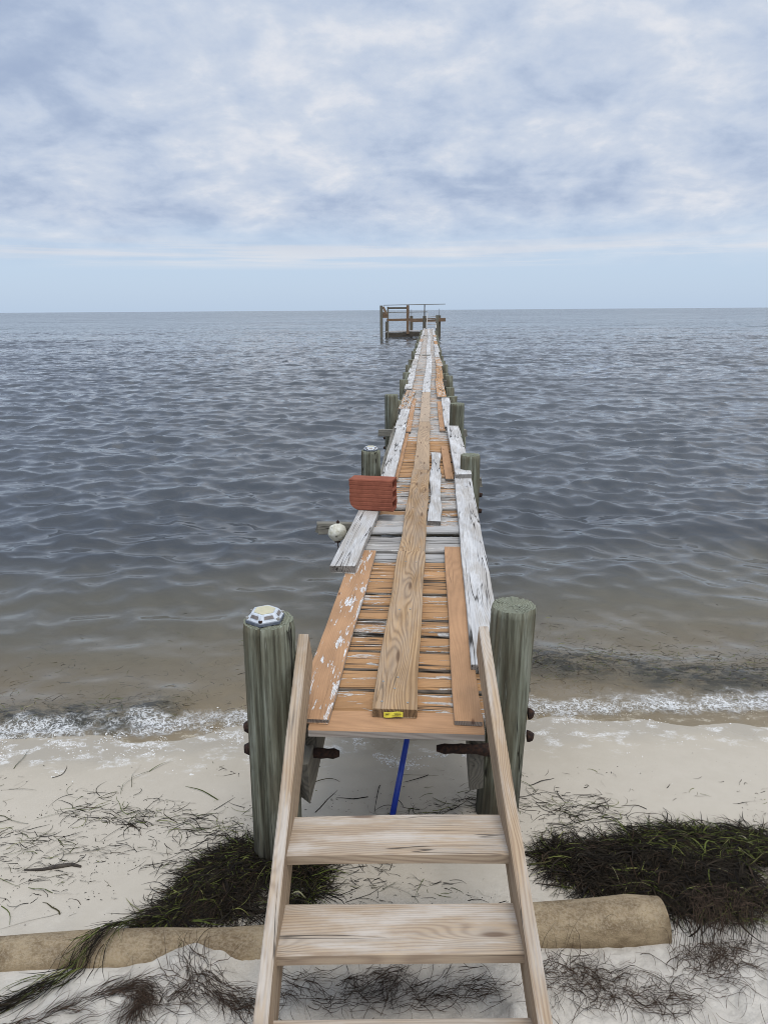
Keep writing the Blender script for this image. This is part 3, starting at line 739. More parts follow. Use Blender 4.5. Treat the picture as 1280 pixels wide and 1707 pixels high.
def clay_block():
    L, Hh, D = .36, .262, .15; r = .012
    # outline (y,z) with shallow grooves on the long faces
    out = []
    def face(y, sgn, z0, z1):
        n = 7; res = []
        step = (z1 - z0) / n
        for i in range(n):
            a = z0 + step * i
            res += [(y, a), (y, a + step * .62), (y - sgn * .0016, a + step * .74), (y - sgn * .0016, a + step * .84)]
        return res + [(y, z1)]
    front = face(-D / 2, -1, r, Hh - r); back = face(D / 2, 1, r, Hh - r)[::-1]
    out = [(-D / 2 + r, 0)] + [(-D / 2 + r * .3, r * .3)] + front + [(-D / 2 + r * .3, Hh - r * .3), (-D / 2 + r, Hh), (D / 2 - r, Hh), (D / 2 - r * .3, Hh - r * .3)] + back + [(D / 2 - r * .3, r * .3), (D / 2 - r, 0)]
    w = .016; hh = (Hh - 4 * w) / 3
    holes = [(-D / 2 + w, D / 2 - w, w + i * (hh + w), w + i * (hh + w) + hh) for i in range(3)]
    import bmesh
    bm = bmesh.new(); rr = random.Random(4); nseg = 12
    def ring(pts, x, j=0.): return [bm.verts.new((x + rr.uniform(-j, j), p[0], p[1])) for p in pts]
    def skin(pts, flip):
        rs = [ring(pts, -L / 2 + L * i / nseg, .003 if i in (0, nseg) else 0) for i in range(nseg + 1)]
        for a, b in zip(rs, rs[1:]):
            for i in range(len(pts)):
                q = (a[i], a[(i + 1) % len(pts)], b[(i + 1) % len(pts)], b[i])
                bm.faces.new(q if not flip else q[::-1])
        return rs[0], rs[-1]
    e0, e1 = skin(out, False); hs = []
    for (y0, y1, z0, z1) in holes:
        b = .006
        hs.append(skin([(y0 + b, z0), (y0, z0 + b), (y0, z1 - b), (y0 + b, z1), (y1 - b, z1), (y1, z1 - b), (y1, z0 + b), (y1 - b, z0)], True))
    for side_ in (0, 1):
        edges = []
        for loop in [(e0, e1)[side_]] + [h[side_] for h in hs]:
            for i in range(len(loop)):
                e = bm.edges.get((loop[i], loop[(i + 1) % len(loop)])) or bm.edges.new((loop[i], loop[(i + 1) % len(loop)]))
                edges.append(e)
        bmesh.ops.triangle_fill(bm, use_beauty=True, use_dissolve=False, edges=edges)
    # knocked lower left corner
    for v in bm.verts:
        d = (v.co.x + L / 2) + v.co.z * 1.2
        if d < .065 and v.co.y < .02: v.co.x += (.065 - d) * .55; v.co.z += (.065 - d) * .25
        v.co += Vector((0, rr.uniform(-.0006, .0006), rr.uniform(-.0006, .0006)))
    bmesh.ops.recalc_face_normals(bm, faces=bm.faces[:])
    me = bpy.data.meshes.new('clay_block'); bm.to_mesh(me); bm.free(); me.materials.append(M['clay'])
    o = bpy.data.objects.new('clay_block', me); COL.objects.link(o)
    o.location = (-.442, 5.63, DZ + .075); o.rotation_euler = (0, math.radians(-1.0), math.radians(-12))
    tag(o, 'red hollow clay building block with grooved sides standing on a weathered plank', 'building block')
clay_block()

fb = empty('net_float', (-.733, 5.52, .70)); tag(fb, 'pitted white foam net float hanging on a rod beside the pier', 'float')
V = []; F = []; nn, mm = 28, 18; rr = random.Random(3)
for i in range(mm + 1):
    ph = math.pi * i / mm
    for k in range(nn):
        a = 2 * math.pi * k / nn; q = .076 * (1 + .03 * math.sin(a * 3 + i) + rr.uniform(-.012, .012)) * (1 - .12 * (abs(math.cos(ph)) ** 6))
        V.append((q * math.sin(ph) * math.cos(a), q * math.sin(ph) * math.sin(a), q * math.cos(ph)))
for i in range(mm):
    for k in range(nn):
        a = i * nn + k; b = i * nn + (k + 1) % nn; F.append((a, a + nn, b + nn, b))
ball = put('ball', V, F, M['foamball'], fb, True); ball.rotation_euler = (math.radians(18), math.radians(4), 0)
V, F = tube_geo([(.002, .03, .098), (0, 0, 0), (.006, -.03, -.09), (.012, -.02, -.16)], .0045, 8); put('rod', V, F, M['rust'], fb, True)
V, F = tube_geo([(.002, .022, .070), (.002, .028, .088)], .013, 10); put('nut', V, F, M['rust'], fb, True)
V, F = tube_geo([(.004, -.024, -.066), (.004, -.027, -.078)], .024, 12); put('plug', V, F, M['rust'], fb, True)

def dock_light(loc, rz):
    o = empty('dock_light', loc); o.rotation_euler.z = rz
    n = 6; R0, R1, R2 = .078, .074, .048
    def hexring(R, z, sub=3, rnd=0.):
        pts = []
        for k in range(n):
            a0 = 2 * math.pi * k / n; a1 = 2 * math.pi * (k + 1) / n
            for s in range(sub):
                t = s / sub
                pts.append((R * ((1 - t) * math.cos(a0) + t * math.cos(a1)), R * ((1 - t) * math.sin(a0) + t * math.sin(a1)), z))
        return pts
    def loft(name, rings, mat, cap_top=True, cap_bot=True):
        V = []; F = []
        for r_ in rings: V += r_
        k = len(rings[0])
        for i in range(len(rings) - 1):
            for j in range(k):
                a = i * k + j; b = i * k + (j + 1) % k; F.append((a, b, b + k, a + k))
        if cap_bot: F.append(tuple(reversed(range(k))))
        if cap_top: F.append(tuple(range((len(rings) - 1) * k, len(rings) * k)))
        return put(name, V, F, mat, o)
    loft('base_gasket', [hexring(.080, -.004), hexring(.080, .006)], M['gasket'])
    loft('housing', [hexring(.077, .006), hexring(.078, .011), hexring(.073, .015), hexring(.056, .034), hexring(.050, .036), hexring(.047, .0345)], M['silver'])
    loft('solar_panel', [hexring(.0445, .0345), hexring(.0445, .0365), hexring(.042, .0375)], M['panel'])
    for k in range(n):
        a = 2 * math.pi * (k + .5) / n; rr_ = .0655 * math.cos(math.pi / 6) + .004
        V = []
        ux = Vector((-math.sin(a), math.cos(a), 0)); ou = Vector((math.cos(a), math.sin(a), 0)); sl = (ou * -.017 * .866 + Vector((0, 0, .019))).normalized()
        nr = ux.cross(sl).normalized(); c = ou * .0645 * .866 + Vector((0, 0, .0247)) + (nr if nr.z > 0 else -nr) * .001
        for w_, h_ in ((-.02, -.0065), (.02, -.0065), (.017, .0065), (-.017, .0065)): V.append(c + ux * w_ + sl * h_)
        nn_ = (nr if nr.z > 0 else -nr) * .0015
        V = [v - nn_ * 2 for v in V] + [v + nn_ for v in V]
        put('lens', V, [(3, 2, 1, 0), (4, 5, 6, 7), (0, 1, 5, 4), (1, 2, 6, 5), (2, 3, 7, 6), (3, 0, 4, 7)], M['lens'], o)
        a = 2 * math.pi * k / n
        V, F = tube_geo([(.071 * math.cos(a), .071 * math.sin(a), .012), (.071 * math.cos(a), .071 * math.sin(a), .020)], .0075, 10)
        put('screw', V, F, M['rust'] if k == 4 else M['screw'], o)
    return o
d1 = dock_light((-.645, 2.595, 1.262), math.radians(28))
tag(d1, 'silver hexagonal solar dock light with yellowed panel on the nearest left pile', 'dock light', 'solar lights on the piles')
d2 = copy_tree(d1); d2.location = (-.597, 7.30, 1.047); d2.rotation_euler.z = math.radians(5)
tag(d2, 'silver solar dock light capping the pile behind the red clay block', 'dock light', 'solar lights on the piles')

bp = tube('blue_pole', [(-.158, 2.93, gz(-.158, 2.93) - .02), (-.118, 3.09, .22), (-.046, 3.37, .52), (.012, 3.60, .758)], .015, M['blue'], None, 14)
tag(bp, 'bright blue pole leaning in the sand under the pier', 'pole')

# the half-buried log
lg0 = Vector((-2.4, 1.915, .105)); lg1 = Vector((.915, 2.27, .168)); pts = []; rs = []
for i in range(29):
    t = i / 28; p = lg0.lerp(lg1, t); p.z -= .03 * math.exp(-((t - .5) / .12) ** 2); pts.append(p); rs.append(.080 + .018 * t + .004 * math.sin(t * 20))
rs[-1] *= .86; pts[-1] = pts[-1] + Vector((.006, 0, 0))
V, F = tube_geo(pts, rs, 30, True, .016, 2)
lgo = put('log', [v - lg1 for v in V], F, M['log'], None, True); lgo.location = lg1
lgo.data.polygons[-1].use_smooth = False
tag(lgo, 'sand crusted brown log half buried across the beach below the steps', 'log')

sp = [(-1.74, 2.455), (-1.66, 2.462), (-1.60, 2.482), (-1.545, 2.50), (-1.50, 2.488)]
tube('driftwood_stick', [(x, y, gz(x, y) + .006) for x, y in sp], [.003, .006, .009, .008, .004], M['stick'], None, 8, .15)
tag(bpy.data.objects['driftwood_stick'], 'thin dark bent stick lying on bare sand left of the weed heap', 'stick')

# ------------------------------------------------------------------ far platform
pf = empty('dock_platform', (-1.6, 68.5, 0)); tag(pf, 'dark timber platform with open railings at the far end of the pier', 'platform')
def bar(name, p0, p1, w, t, mat, col=(0, .5, .3), up=(0, 0, 1)): return board(name, p0, p1, w, t, M[mat], pf, col, up=up, seg=4, wob=.004)
def post(x, y, z, w, mat='olive', z0=-1.5, col=(0, .5, .3)): return board('post', (x, y + w / 2, z0), (x, y + w / 2, z), w, w, M[mat], pf, col, up=(0, -1, 0), seg=5, wob=.006)
post(-4.45, 68.4, 2.86, .26, 'olive', col=(0, .7, .6)); post(-4.08, 70.4, 1.4, .26); post(-3.84, 68.4, 2.75, .15, 'olive', col=(0, .7, .7))
post(-2.0, 68.4, 2.87, .26, 'rustpanel', .3); post(-1.72, 70.8, 1.9, .30)
post(-.45, 68.4, 1.9, .30, 'olive'); post(-.45, 68.45, 2.95, .11, 'olive', 1.9); post(.72, 67.2, 1.98, .26, 'olive', col=(0, .7, .7)); post(.96, 68.5, 1.95, .2)
for x, y, z0, z1 in ((-1.72, 70.9, 1.9, 2.5), (.92, 68.5, 1.9, 2.55)):
    tube('rod', [(x, y, z0), (x, y, z1)], .025, M['rust'], pf, 6)
bar('panel', (-4.3, 68.35, 1.75), (-3.84, 68.35, 1.75), .06, .52, 'rustpanel', (0, .6, .2))
bar('brace', (-4.36, 68.34, 2.70), (-4.05, 68.34, 2.05), .05, .2, 'rustpanel', (0, .8, .5))
bar('beam', (-3.95, 68.34, 1.45), (-1.8, 68.34, 1.48), .1, .22, 'rustpanel', (0, .6, .2)); bar('beam', (-1.8, 68.33, 1.36), (1.5, 68.33, 1.40), .12, .32, 'rustpanel', (0, .55, .4))
bar('rail', (-3.9, 68.36, 2.54), (-2.05, 68.36, 2.54), .08, .17, 'olive'); bar('rail', (-4.25, 68.36, 2.86), (1.45, 68.36, 2.92), .09, .06, 'olive', (0, .7, .6)); bar('rail', (-4.2, 68.36, 2.21), (-.2, 68.36, 2.24), .09, .06, 'olive', (0, .7, .6))
bar('low_deck', (-4.1, 69.6, .42), (-.55, 69.6, .52), 2.3, .07, 'grey', (0, .35, .3)); bar('fascia', (-4.1, 68.42, -.02), (-.55, 68.42, .06), .08, .43, 'olive', (0, .1, 0))
for x in (-4.1, -2.4, -.7): post(x, 70.6, .4, .25)
for (xa, xb) in ((-.26, -.16), (.62, .60)):
    bar('ladder_rail', (xa, 66.6, .82), (xb, 67.7, 2.15 if xa < 0 else 1.7), .07, .05, 'grey', (0, .55, .4))
for k in range(4): bar('rung', (-.24 + .02 * k, 66.7 + .2 * k, .92 + .22 * k), (.62, 66.7 + .2 * k, .92 + .22 * k), .09, .05, 'grey', (0, .6, .5))
bar('rail', (-.22, 67.6, 1.78), (.62, 67.6, 1.85), .05, .05, 'grey', (0, .5, .3))

# ------------------------------------------------------------------ seaweed
def over(x, y):
    yc = 1.915 + .1071 * (x + 2.4); zc = .105 + .022 * (x + 2.4); rr_ = .080 + .0054 * (x + 2.4) + .004
    d2 = rr_ ** 2 - (y - yc) ** 2
    return np.where(d2 > 0, np.maximum(0, zc + np.sqrt(np.maximum(d2, 0)) - ground_z(x.ravel(), y.ravel()).reshape(x.shape)), 0)

def strands(P0, ang, L, W, curl, lift, seg=7, tint=None, follow=True, zj=None, droop=True):
    """P0 (n,3) starts; ribbons laid over the ground, each a flat curved blade"""
    n = len(P0); t = np.linspace(0, 1, seg)[None, :]
    a = ang[:, None] + curl[:, None] * (t - .3) + .25 * np.sin(t * 9 + RNG.uniform(0, 6, (n, 1))) * RNG.uniform(0, 1, (n, 1))
    dl = (L / (seg - 1))[:, None]
    x = P0[:, :1] + np.cumsum(np.cos(a) * dl, 1) - np.cos(a[:, :1]) * dl; y = P0[:, 1:2] + np.cumsum(np.sin(a) * dl, 1) - np.sin(a[:, :1]) * dl
    g = ground_z(x.ravel(), y.ravel()).reshape(x.shape) if follow else 0
    if zj is not None: g = np.maximum(g, 0) + zj(x, y)
    z = g + P0[:, 2:3] + lift[:, None] * np.sin(t * np.pi) 
    wx, wy = -np.sin(a), np.cos(a); tw = RNG.uniform(-1.1, 1.1, (n, 1)) + t * RNG.uniform(-.8, .8, (n, 1))
    wd = (W[:, None] * (1 - .75 * t ** 3)) / 2
    Lx, Ly, Lz = x + wx * wd * np.cos(tw), y + wy * wd * np.cos(tw), z + wd * np.sin(tw)
    Rx, Ry, Rz = x - wx * wd * np.cos(tw), y - wy * wd * np.cos(tw), z - wd * np.sin(tw)
    V = np.stack([np.stack([Lx, Ly, Lz], -1), np.stack([Rx, Ry, Rz], -1)], 2).reshape(-1, 3)
    b = (np.arange(n)[:, None] * seg + np.arange(seg - 1)[None, :]).ravel() * 2
    F = np.stack([b, b + 1, b + 3, b + 2], 1)
    T = np.repeat(tint, seg * 2)
    return V, F, T
def cat(parts):
    Vs, Fs, Ts = [], [], []; o = 0
    for v, f, t in parts: Vs.append(v); Fs.append(f + o); Ts.append(t); o += len(v)
    return np.concatenate(Vs), np.concatenate(Fs), np.concatenate(Ts)
def inpoly(x, y, poly):
    c = np.zeros(x.shape, bool); j = len(poly) - 1
    for i in range(len(poly)):
        xi, yi = poly[i]; xj, yj = poly[j]
        c ^= ((yi > y) != (yj > y)) & (x < (xj - xi) * (y - yi) / (yj - yi + 1e-12) + xi); j = i
    return c
def edge_dist(x, y, poly):
    d = np.full(x.shape, 9.)
    for i in range(len(poly)):
        ax, ay = poly[i]; bx, by = poly[(i + 1) % len(poly)]
        t = np.clip(((x - ax) * (bx - ax) + (y - ay) * (by - ay)) / ((bx - ax) ** 2 + (by - ay) ** 2), 0, 1)
        d = np.minimum(d, np.hypot(x - ax - t * (bx - ax), y - ay - t * (by - ay)))
    return d
def tints(n, green=.25, pale=.012):
    t = RNG.beta(1.4, 2.2, n) * .58; k = RNG.random(n); t = np.where(k < green, RNG.uniform(.6, .93, n), t)
    return np.where(k > 1 - pale, RNG.uniform(.95, 1, n), t)
def heap(name, poly, height, n, ang_mean, ang_sd, label, green=.25):
    xs = np.array([p[0] for p in poly]); ysv = np.array([p[1] for p in poly])
    def hf(x, y):
        ins = inpoly(x, y, poly); d = edge_dist(x, y, poly)
        h = height * sstep(0, .22, np.where(ins, d, 0)) * (.55 + .9 * fbm(x * 5, y * 5, 63, 3))
        return h
    gx_, gy_, F_ = grid(np.arange(xs.min() - .02, xs.max() + .02, .02), np.arange(ysv.min() - .02, ysv.max() + .02, .02))
    holes = fbm(gx_ * 7, gy_ * 7, 19, 3)
    hz = ground_z(gx_, gy_) + hf(gx_, gy_) * .82 - .012 + .01 * (fbm(gx_ * 30, gy_ * 30, 4, 2) - .5) - .07 * sstep(.50, .58, holes)
    keep = inpoly(gx_, gy_, poly)[F_].all(1)
    vs = [(np.stack([gx_, gy_, hz], 1), F_[keep], np.full(len(gx_), .12))]
    px = RNG.uniform(xs.min(), xs.max(), n * 4); py = RNG.uniform(ysv.min(), ysv.max(), n * 4)
    ok = inpoly(px, py, poly) & (fbm(px * 7, py * 7, 19, 3) + RNG.normal(0, .05, len(px)) < .565); px, py = px[ok][:n], py[ok][:n]; m_ = len(px)
    ang = RNG.normal(ang_mean, ang_sd, m_) + np.where(RNG.random(m_) < .5, math.pi, 0) + 1.6 * (fbm(px * 3, py * 3, 7, 2) - .5)
    L = RNG.uniform(.04, .19, m_); tn = tints(m_, green)
    tn = np.where((tn > .6) & (tn < .94) & (fbm(px * 4, py * 4, 28, 2) < .42), tn * .4, tn)
    P0 = np.stack([px, py, RNG.uniform(-.006, .014, m_)], 1)
    vs.append(strands(P0, ang, L, np.where(RNG.random(m_) < .16, RNG.uniform(.004, .0075, m_), RNG.uniform(.0014, .0034, m_)), RNG.normal(0, 1.4, m_), RNG.uniform(0, .025, m_), tint=tn, zj=hf))
    # fringe of blades poking out over the sand
    k = int(n * .09); bi = RNG.integers(0, len(poly), k); tt = RNG.random(k); pa = np.array(poly)
    e = pa[bi] * (1 - tt[:, None]) + pa[(bi + 1) % len(poly)] * tt[:, None]; e = e + RNG.normal(0, .025, e.shape)
    P0 = np.stack([e[:, 0], e[:, 1], RNG.uniform(.001, .008, k)], 1)
    vs.append(strands(P0, RNG.normal(ang_mean, ang_sd * 1.5, k) + np.where(RNG.random(k) < .5, math.pi, 0), RNG.uniform(.04, .16, k), RNG.uniform(.002, .004, k), RNG.normal(0, 1.2, k), RNG.uniform(0, .012, k), tint=tints(k, green)))
    V, F, T = cat(vs)
    o = put_np(name, V, F, M['weed'], attrs={'tint': T}, smooth=True)
    return tag(o, label, 'seaweed', 'heaps of washed up seagrass')
polyR = [(.52, 2.66), (.63, 2.75), (.80, 2.73), (.95, 2.79), (1.13, 2.87), (1.30, 2.83), (1.45, 2.86), (1.61, 2.81), (2.0, 2.85), (2.15, 2.6), (1.75, 2.30), (1.38, 2.36), (1.2, 2.30), (1.0, 2.33), (.87, 2.42), (.70, 2.44), (.58, 2.53)]
polyL = [(-1.03, 2.24), (-1.02, 2.38), (-.93, 2.55), (-.84, 2.66), (-.70, 2.68), (-.52, 2.56), (-.43, 2.46), (-.44, 2.35), (-.60, 2.25), (-.88, 2.19), (-1.08, 2.17)]
heap('seaweed_heap', polyR, .055, 16000, .0, .95, 'wide dark heap of washed up seagrass behind the right end of the log', .26)
heap('seaweed_heap', polyL, .06, 8500, .2, .9, 'dark mound of seagrass around the foot of the left pile', .2)

# loose wrack: rows of strands, curls and hair-like clumps strewn over the sand
parts = []
def scatter(n, fx, fy, amean, asd, Lr, Wr, green=.2, curl=1.0, lift=.006, dens=None):
    x = fx(n); y = fy(n, x)
    if dens is not None:
        k = fbm(x * dens[0], y * dens[0] * 1.6, dens[1], 3) > dens[2]; x, y = x[k], y[k]
    n = len(x)
    k = ~inpoly(x, y, polyR); x, y = x[k], y[k]; n = len(x)
    P0 = np.stack([x, y, RNG.uniform(.001, .004, n)], 1)
    parts.append(strands(P0, RNG.normal(amean, asd, n) + np.where(RNG.random(n) < .5, math.pi, 0), RNG.uniform(*Lr, n), RNG.uniform(*Wr, n), RNG.normal(0, curl, n), RNG.uniform(0, lift, n), tint=tints(n, green)))
U = RNG.uniform
# main wrack line behind the heaps and across, sparse near the water
scatter(3000, lambda n: U(-2.4, 2.4, n), lambda n, x: 2.84 + .04 * x + RNG.normal(0, .10, n) + .1 * np.sin(x * 2.3), .12, .55, (.02, .17), (.0016, .0034), .22, 1.6, dens=(2.6, 3, .48))
scatter(1800, lambda n: U(-2.4, 2.4, n), lambda n, x: 2.60 + .05 * x + RNG.normal(0, .12, n), .15, .6, (.015, .10), (.0015, .003), .15, dens=(2.4, 13, .56))
scatter(700, lambda n: U(-2.6, 2.6, n), lambda n, x: U(2.2, 3.35, n), .15, .7, (.015, .07), (.0015, .003), .2, .8, .004, dens=(2., 23, .5))
scatter(3600, lambda n: U(-2.4, 2.4, n), lambda n, x: 2.70 + .06 * x + RNG.normal(0, .26, n), .2, .9, (.003, .014), (.0015, .0035), .05, .5, .002, dens=(3.5, 33, .5))
# long single blades
scatter(70, lambda n: U(-2.3, 2.3, n), lambda n, x: U(2.15, 3.3, n), .2, .8, (.12, .26), (.003, .006), .55, .8, .01)
# rope of green weed trailing over the log to the lower left
path = np.array([(-.98, 2.24, .0), (-1.07, 2.205, .0), (-1.13, 2.13, .0), (-1.20, 2.03, .0), (-1.27, 1.93, .0), (-1.34, 1.87, .012), (-1.42, 1.79, .006), (-1.52, 1.70, .004)])
n = 340; t = U(0, 1, n) * 6.2; i0 = t.astype(int); f = (t - i0)[:, None]
p = path[i0] * (1 - f) + path[i0 + 1] * f; dirv = path[i0 + 1] - path[i0]
off = RNG.normal(0, .021, n); ang = np.arctan2(dirv[:, 1], dirv[:, 0])
p[:, 0] += -np.sin(ang) * off; p[:, 1] += np.cos(ang) * off
parts.append(strands(np.stack([p[:, 0], p[:, 1], U(.001, .02, n)], 1), ang + RNG.normal(0, .22, n), U(.06, .2, n), U(.0018, .0036, n), RNG.normal(0, .7, n), U(0, .012, n), tint=tints(n, .24), zj=over))
def afloat(n, x0, x1, yf, sd, zr, Lr=(.02, .09), green=.3):
    x = U(x0, x1, n); y = yf(x) + RNG.normal(0, sd, n); sel = y > shore(x) + .12; x, y = x[sel], y[sel]; n = len(x)
    if not n: return
    parts.append(strands(np.stack([x, y, U(*zr, n)], 1), RNG.normal(.1, .8, n) + np.where(RNG.random(n) < .5, math.pi, 0), U(*Lr, n), U(.0016, .0034, n), RNG.normal(0, 1.1, n), U(0, .004, n), tint=tints(n, green, .03), follow=False))
afloat(1700, .55, 2.7, lambda x: 4.66 - .10 * (x - 1.3) ** 2, .14, (.01, .07)); afloat(260, .5, 2.8, lambda x: 5.0 + 0 * x, .35, (-.02, .012))
afloat(500, -2.9, -1.5, lambda x: 3.86 + .13 * (x + 2), .10, (.01, .06)); afloat(520, -3., -.72, lambda x: 4.25 + .1 * x * 0, .38, (-.02, .012))
V, F, T = cat(parts)
o = put_np('seagrass_strands', V, F, M['weed'], attrs={'tint': T}); tag(o, 'scattered dark seagrass strands strewn over the sand', 'seaweed', kind='stuff')
parts = []
def hairs(cx, cy, sx, sy, n, amean, asd=.8, curl=2.2, L=(.05, .16)):
    n = int(n * .7)
    x = RNG.normal(cx, sx, n); y = RNG.normal(cy, sy, n)
    parts.append(strands(np.stack([x, y, U(.001, .012, n)], 1), RNG.normal(amean, asd, n), U(*L, n), U(.0011, .0022, n), RNG.normal(0, curl, n), U(0, .014, n), seg=9, tint=U(.2, .62, n), zj=over))
def curve_hairs(pts, n, sd=.016, L=(.06, .15), curl=1.2):
    n = int(n * 1.0)
    pts = np.array(pts, float); t = U(0, 1, n) * (len(pts) - 1.001); i0 = t.astype(int); f = (t - i0)[:, None]
    p = pts[i0] * (1 - f) + pts[i0 + 1] * f; d = pts[i0 + 1] - pts[i0]; a = np.arctan2(d[:, 1], d[:, 0])
    p = p + RNG.normal(0, sd * 1.3, p.shape)
    kk = fbm(p[:, 0] * 11, p[:, 1] * 14, 88, 3) > .47; p, a = p[kk], a[kk]; n = len(p)
    parts.append(strands(np.stack([p[:, 0], p[:, 1], U(.001, .014, n)], 1), a + RNG.normal(0, .35, n), U(*L, n), U(.0012, .0024, n), RNG.normal(0, curl, n), U(0, .012, n), seg=9, tint=U(.15, .6, n), zj=over))
curve_hairs([(-1.45, 1.66), (-1.28, 1.72), (-1.17, 1.80), (-1.08, 1.87), (-1.00, 1.885), (-.95, 1.84), (-.97, 1.78)], 620)
curve_hairs([(-.72, 1.86), (-.80, 1.90), (-.86, 2.0), (-.78, 2.05)], 110, .03); curve_hairs([(-.80, 1.93), (-.70, 1.87), (-.62, 1.83), (-.55, 1.80)], 260, .022)
curve_hairs([(-.86, 1.79), (-.82, 1.84), (-.75, 1.82), (-.72, 1.77), (-.78, 1.73)], 260, .02); curve_hairs([(-1.45, 1.62), (-1.25, 1.66), (-1.0, 1.70), (-.8, 1.70), (-.6, 1.70)], 420, .03)
curve_hairs([(-.50, 1.93), (-.40, 1.90), (-.28, 1.91), (-.15, 1.925), (0, 1.93), (.15, 1.94), (.27, 1.95)], 420, .034)
hairs(-.16, 1.90, .16, .035, 320, .2, .9); hairs(.60, 1.97, .12, .045, 420, 0., .9); hairs(.80, 1.93, .07, .04, 180, -.2)
hairs(1.08, 2.13, .07, .07, 420, .5, 1.0); hairs(.98, 2.07, .06, .05, 140, .9); hairs(1.2, 2.24, .12, .04, 260, .2); hairs(.50, 2.04, .07, .03, 120, .1)
hairs(.2, 1.80, .8, .10, 70, .2, 1.5, 1.6); hairs(.9, 1.85, .25, .10, 60, .2, 1.5, 1.6)
V, F, T = cat(parts)
o = put_np('dry_seagrass', V, F, M['weeddry'], attrs={'tint': T}); tag(o, 'wiry brown seagrass curls on the dry sand round the steps', 'seaweed', kind='stuff')

# ------------------------------------------------------------------ sea foam on the sand and along the edge
def domes(P, R):
    k = 7; tv = [(0, 0, .62)]; 
    for ph, z in ((.62, .42), (1., .0)):
        for j in range(k): a = 2 * math.pi * j / k; tv.append((ph * math.cos(a), ph * math.sin(a), z))
    tv = np.array(tv); tf = []
    for j in range(k): tf.append((0, 1 + j, 1 + (j + 1) % k, 1 + (j + 1) % k)); 
    V = (P[:, None, :] + tv[None] * R[:, None, None]).reshape(-1, 3)
    F3 = [(0, 1 + j, 1 + (j + 1) % k) for j in range(k)]
    for j in range(k):
        a, b, c, d = 1 + j, 1 + (j + 1) % k, 1 + k + (j + 1) % k, 1 + k + j
        F3 += [(a, d, c), (a, c, b)]
    F3 = np.array(F3); F = (F3[None] + (np.arange(len(P)) * len(tv))[:, None, None]).reshape(-1, 3)
    return V, F
fx, fy = [], []
def foam_band(n, x0, x1, yf, sd, thr, sc_=7):
    x = U(x0, x1, n); y = yf(x) + RNG.normal(0, sd, n)
    k = fbm(x * sc_, y * sc_ * 1.5, 71, 3) > thr; fx.append(x[k]); fy.append(y[k])
foam_band(3500, -3.2, -.72, lambda x: shore(x) - .0 + .04 * np.sin(x * 5), .10, .55)
foam_band(2200, .45, 3.2, lambda x: shore(x) + .05 + .06 * np.sin(x * 4), .09, .58)
foam_band(1300, -.42, .30, lambda x: 3.42 + .25 * (x + .05) ** 2 / .12 * .6 + .03 * np.sin(x * 14), .03, .5, 12)
foam_band(500, -2.3, -.75, lambda x: shore(x) - .32, .12, .68, 6); foam_band(500, .55, 2.6, lambda x: shore(x) - .30, .14, .68, 6)
foam_band(200, -.4, .25, lambda x: 3.6 + 0 * x, .14, .66, 9)
x = np.concatenate(fx); y = np.concatenate(fy)
z = np.maximum(ground_z(x, y), .006) + .0005
V, F = domes(np.stack([x, y, z], 1), RNG.gamma(1.8, .0010, len(x)) + .0010)
o = put_np('sea_foam', V, F, M['foam']); tag(o, 'white bubbly foam left along the water edge', 'foam', kind='stuff')

# ------------------------------------------------------------------ light
SUN_EL, SUN_AZ = math.radians(70), math.radians(160)     # azimuth clockwise from +Y (north): behind the camera, a little left
sd = Vector((math.sin(SUN_AZ) * math.cos(SUN_EL), math.cos(SUN_AZ) * math.cos(SUN_EL), math.sin(SUN_EL)))
sl = bpy.data.lights.new('sun', 'SUN'); sl.energy = 1.5; sl.angle = math.radians(24); sl.color = (1., .96, .9)
so = bpy.data.objects.new('sun', sl); COL.objects.link(so); so.rotation_euler = sd.to_track_quat('Z', 'Y').to_euler()
w = bpy.data.worlds.new('World'); sc.world = w; w.use_nodes = True
class WN(N):
    def __init__(s, tree): s.t = tree; tree.nodes.clear(); s.out = tree.nodes.new('ShaderNodeOutputWorld')
q = WN(w.node_tree)
sky = q.node('ShaderNodeTexSky', sky_type='NISHITA', sun_disc=False, sun_elevation=SUN_EL, sun_rotation=SUN_AZ, altitude=0., air_density=1., dust_density=1.5, ozone_density=1.5)
dirv = q.node('ShaderNodeTexCoord').outputs['Generated']; d = q.xyz(dirv)
zz = q.math('ADD', q.math('MAXIMUM', d[2], 0.), .30)
uv = q.comb(q.math('DIVIDE', d[0], zz), q.math('DIVIDE', d[1], zz), 0.)
big = q.noise(q.vm('ADD', uv, (3.1, 1.7, 0)), 1.25, 3, .5, .2)
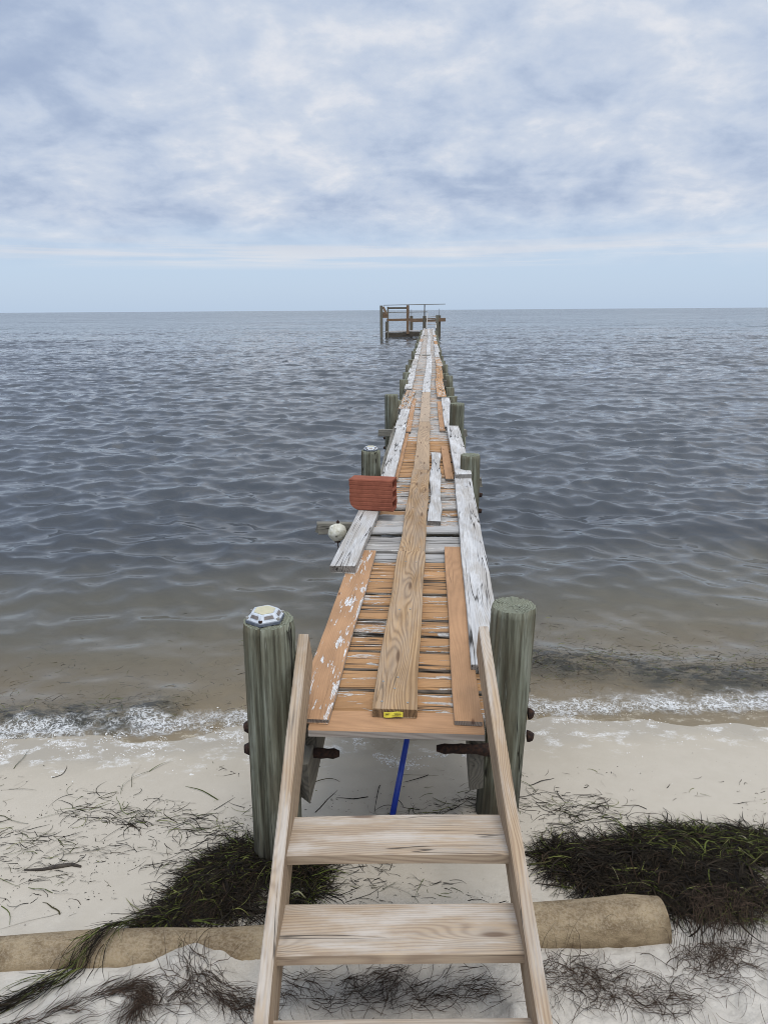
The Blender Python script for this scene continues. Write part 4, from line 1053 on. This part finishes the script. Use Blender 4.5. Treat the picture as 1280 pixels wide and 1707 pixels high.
med = q.noise(q.vm('ADD', uv, (7.3, 2.2, 0)), 4.2, 9, .55, .3)
fine = q.noise(uv, 12., 7, .6, .2)
dens = q.math('ADD', q.math('MULTIPLY', big, .48), q.math('ADD', q.math('MULTIPLY', med, .62), q.math('MULTIPLY', fine, .22)))
K = 10.
dens = q.math('ADD', dens, q.math('MULTIPLY_ADD', d[0], .12, .0))
cc = q.ramp(q.step(dens, .42, .88), [(0., (.33, .41, .57)), (.22, (.39, .47, .62)), (.45, (.475, .55, .685)), (.7, (.555, .615, .72)), (1., (.74, .75, .79))])
clear = q.mix(.8, q.vm('SCALE', sky.outputs[0], scale=.1), (.52, .65, .83))
# cirrus streaks near the horizon
stv = q.comb(q.math('MULTIPLY', d[0], 2.2), q.math('MULTIPLY', d[2], 60.), 3.)
streak = q.step(q.noise(stv, 1., 5, .6), .42, .62)
band = q.math('MULTIPLY', q.step(d[2], .05, .062), q.math('SUBTRACT', 1., q.step(d[2], .075, .10)))
clear = q.mix(q.math('MULTIPLY', streak, band), clear, (.64, .68, .745))
low = q.step(q.math('ADD', d[2], q.math('MULTIPLY', q.math('SUBTRACT', big, .5), .07)), .05, .13)
col = q.mix(low, clear, cc)
# thicker, brighter overcast towards the hidden sun, overhead and behind the viewer
lit = q.node('ShaderNodeVectorMath', operation='DOT_PRODUCT'); q.set(lit.inputs[0], dirv); q.set(lit.inputs[1], tuple(sd))
glow = q.math('MULTIPLY_ADD', q.step(lit.outputs['Value'], .1, 1.), 1.1, 1.)
col = q.vm('SCALE', col, scale=q.math('MULTIPLY', glow, K))
bg = q.node('ShaderNodeBackground'); q.set(bg.inputs[0], col); bg.inputs[1].default_value = .1
q.t.links.new(bg.outputs[0], q.out.inputs['Surface'])

sc.view_settings.view_transform = 'Standard'; sc.view_settings.look = 'None'; sc.view_settings.gamma = 1; sc.view_settings.exposure = .12
sc.cycles.max_bounces = 8; sc.cycles.transparent_max_bounces = 8; sc.cycles.use_denoising = True; sc.cycles.filter_width = 1.0; sc.cycles.denoising_prefilter = 'ACCURATE'
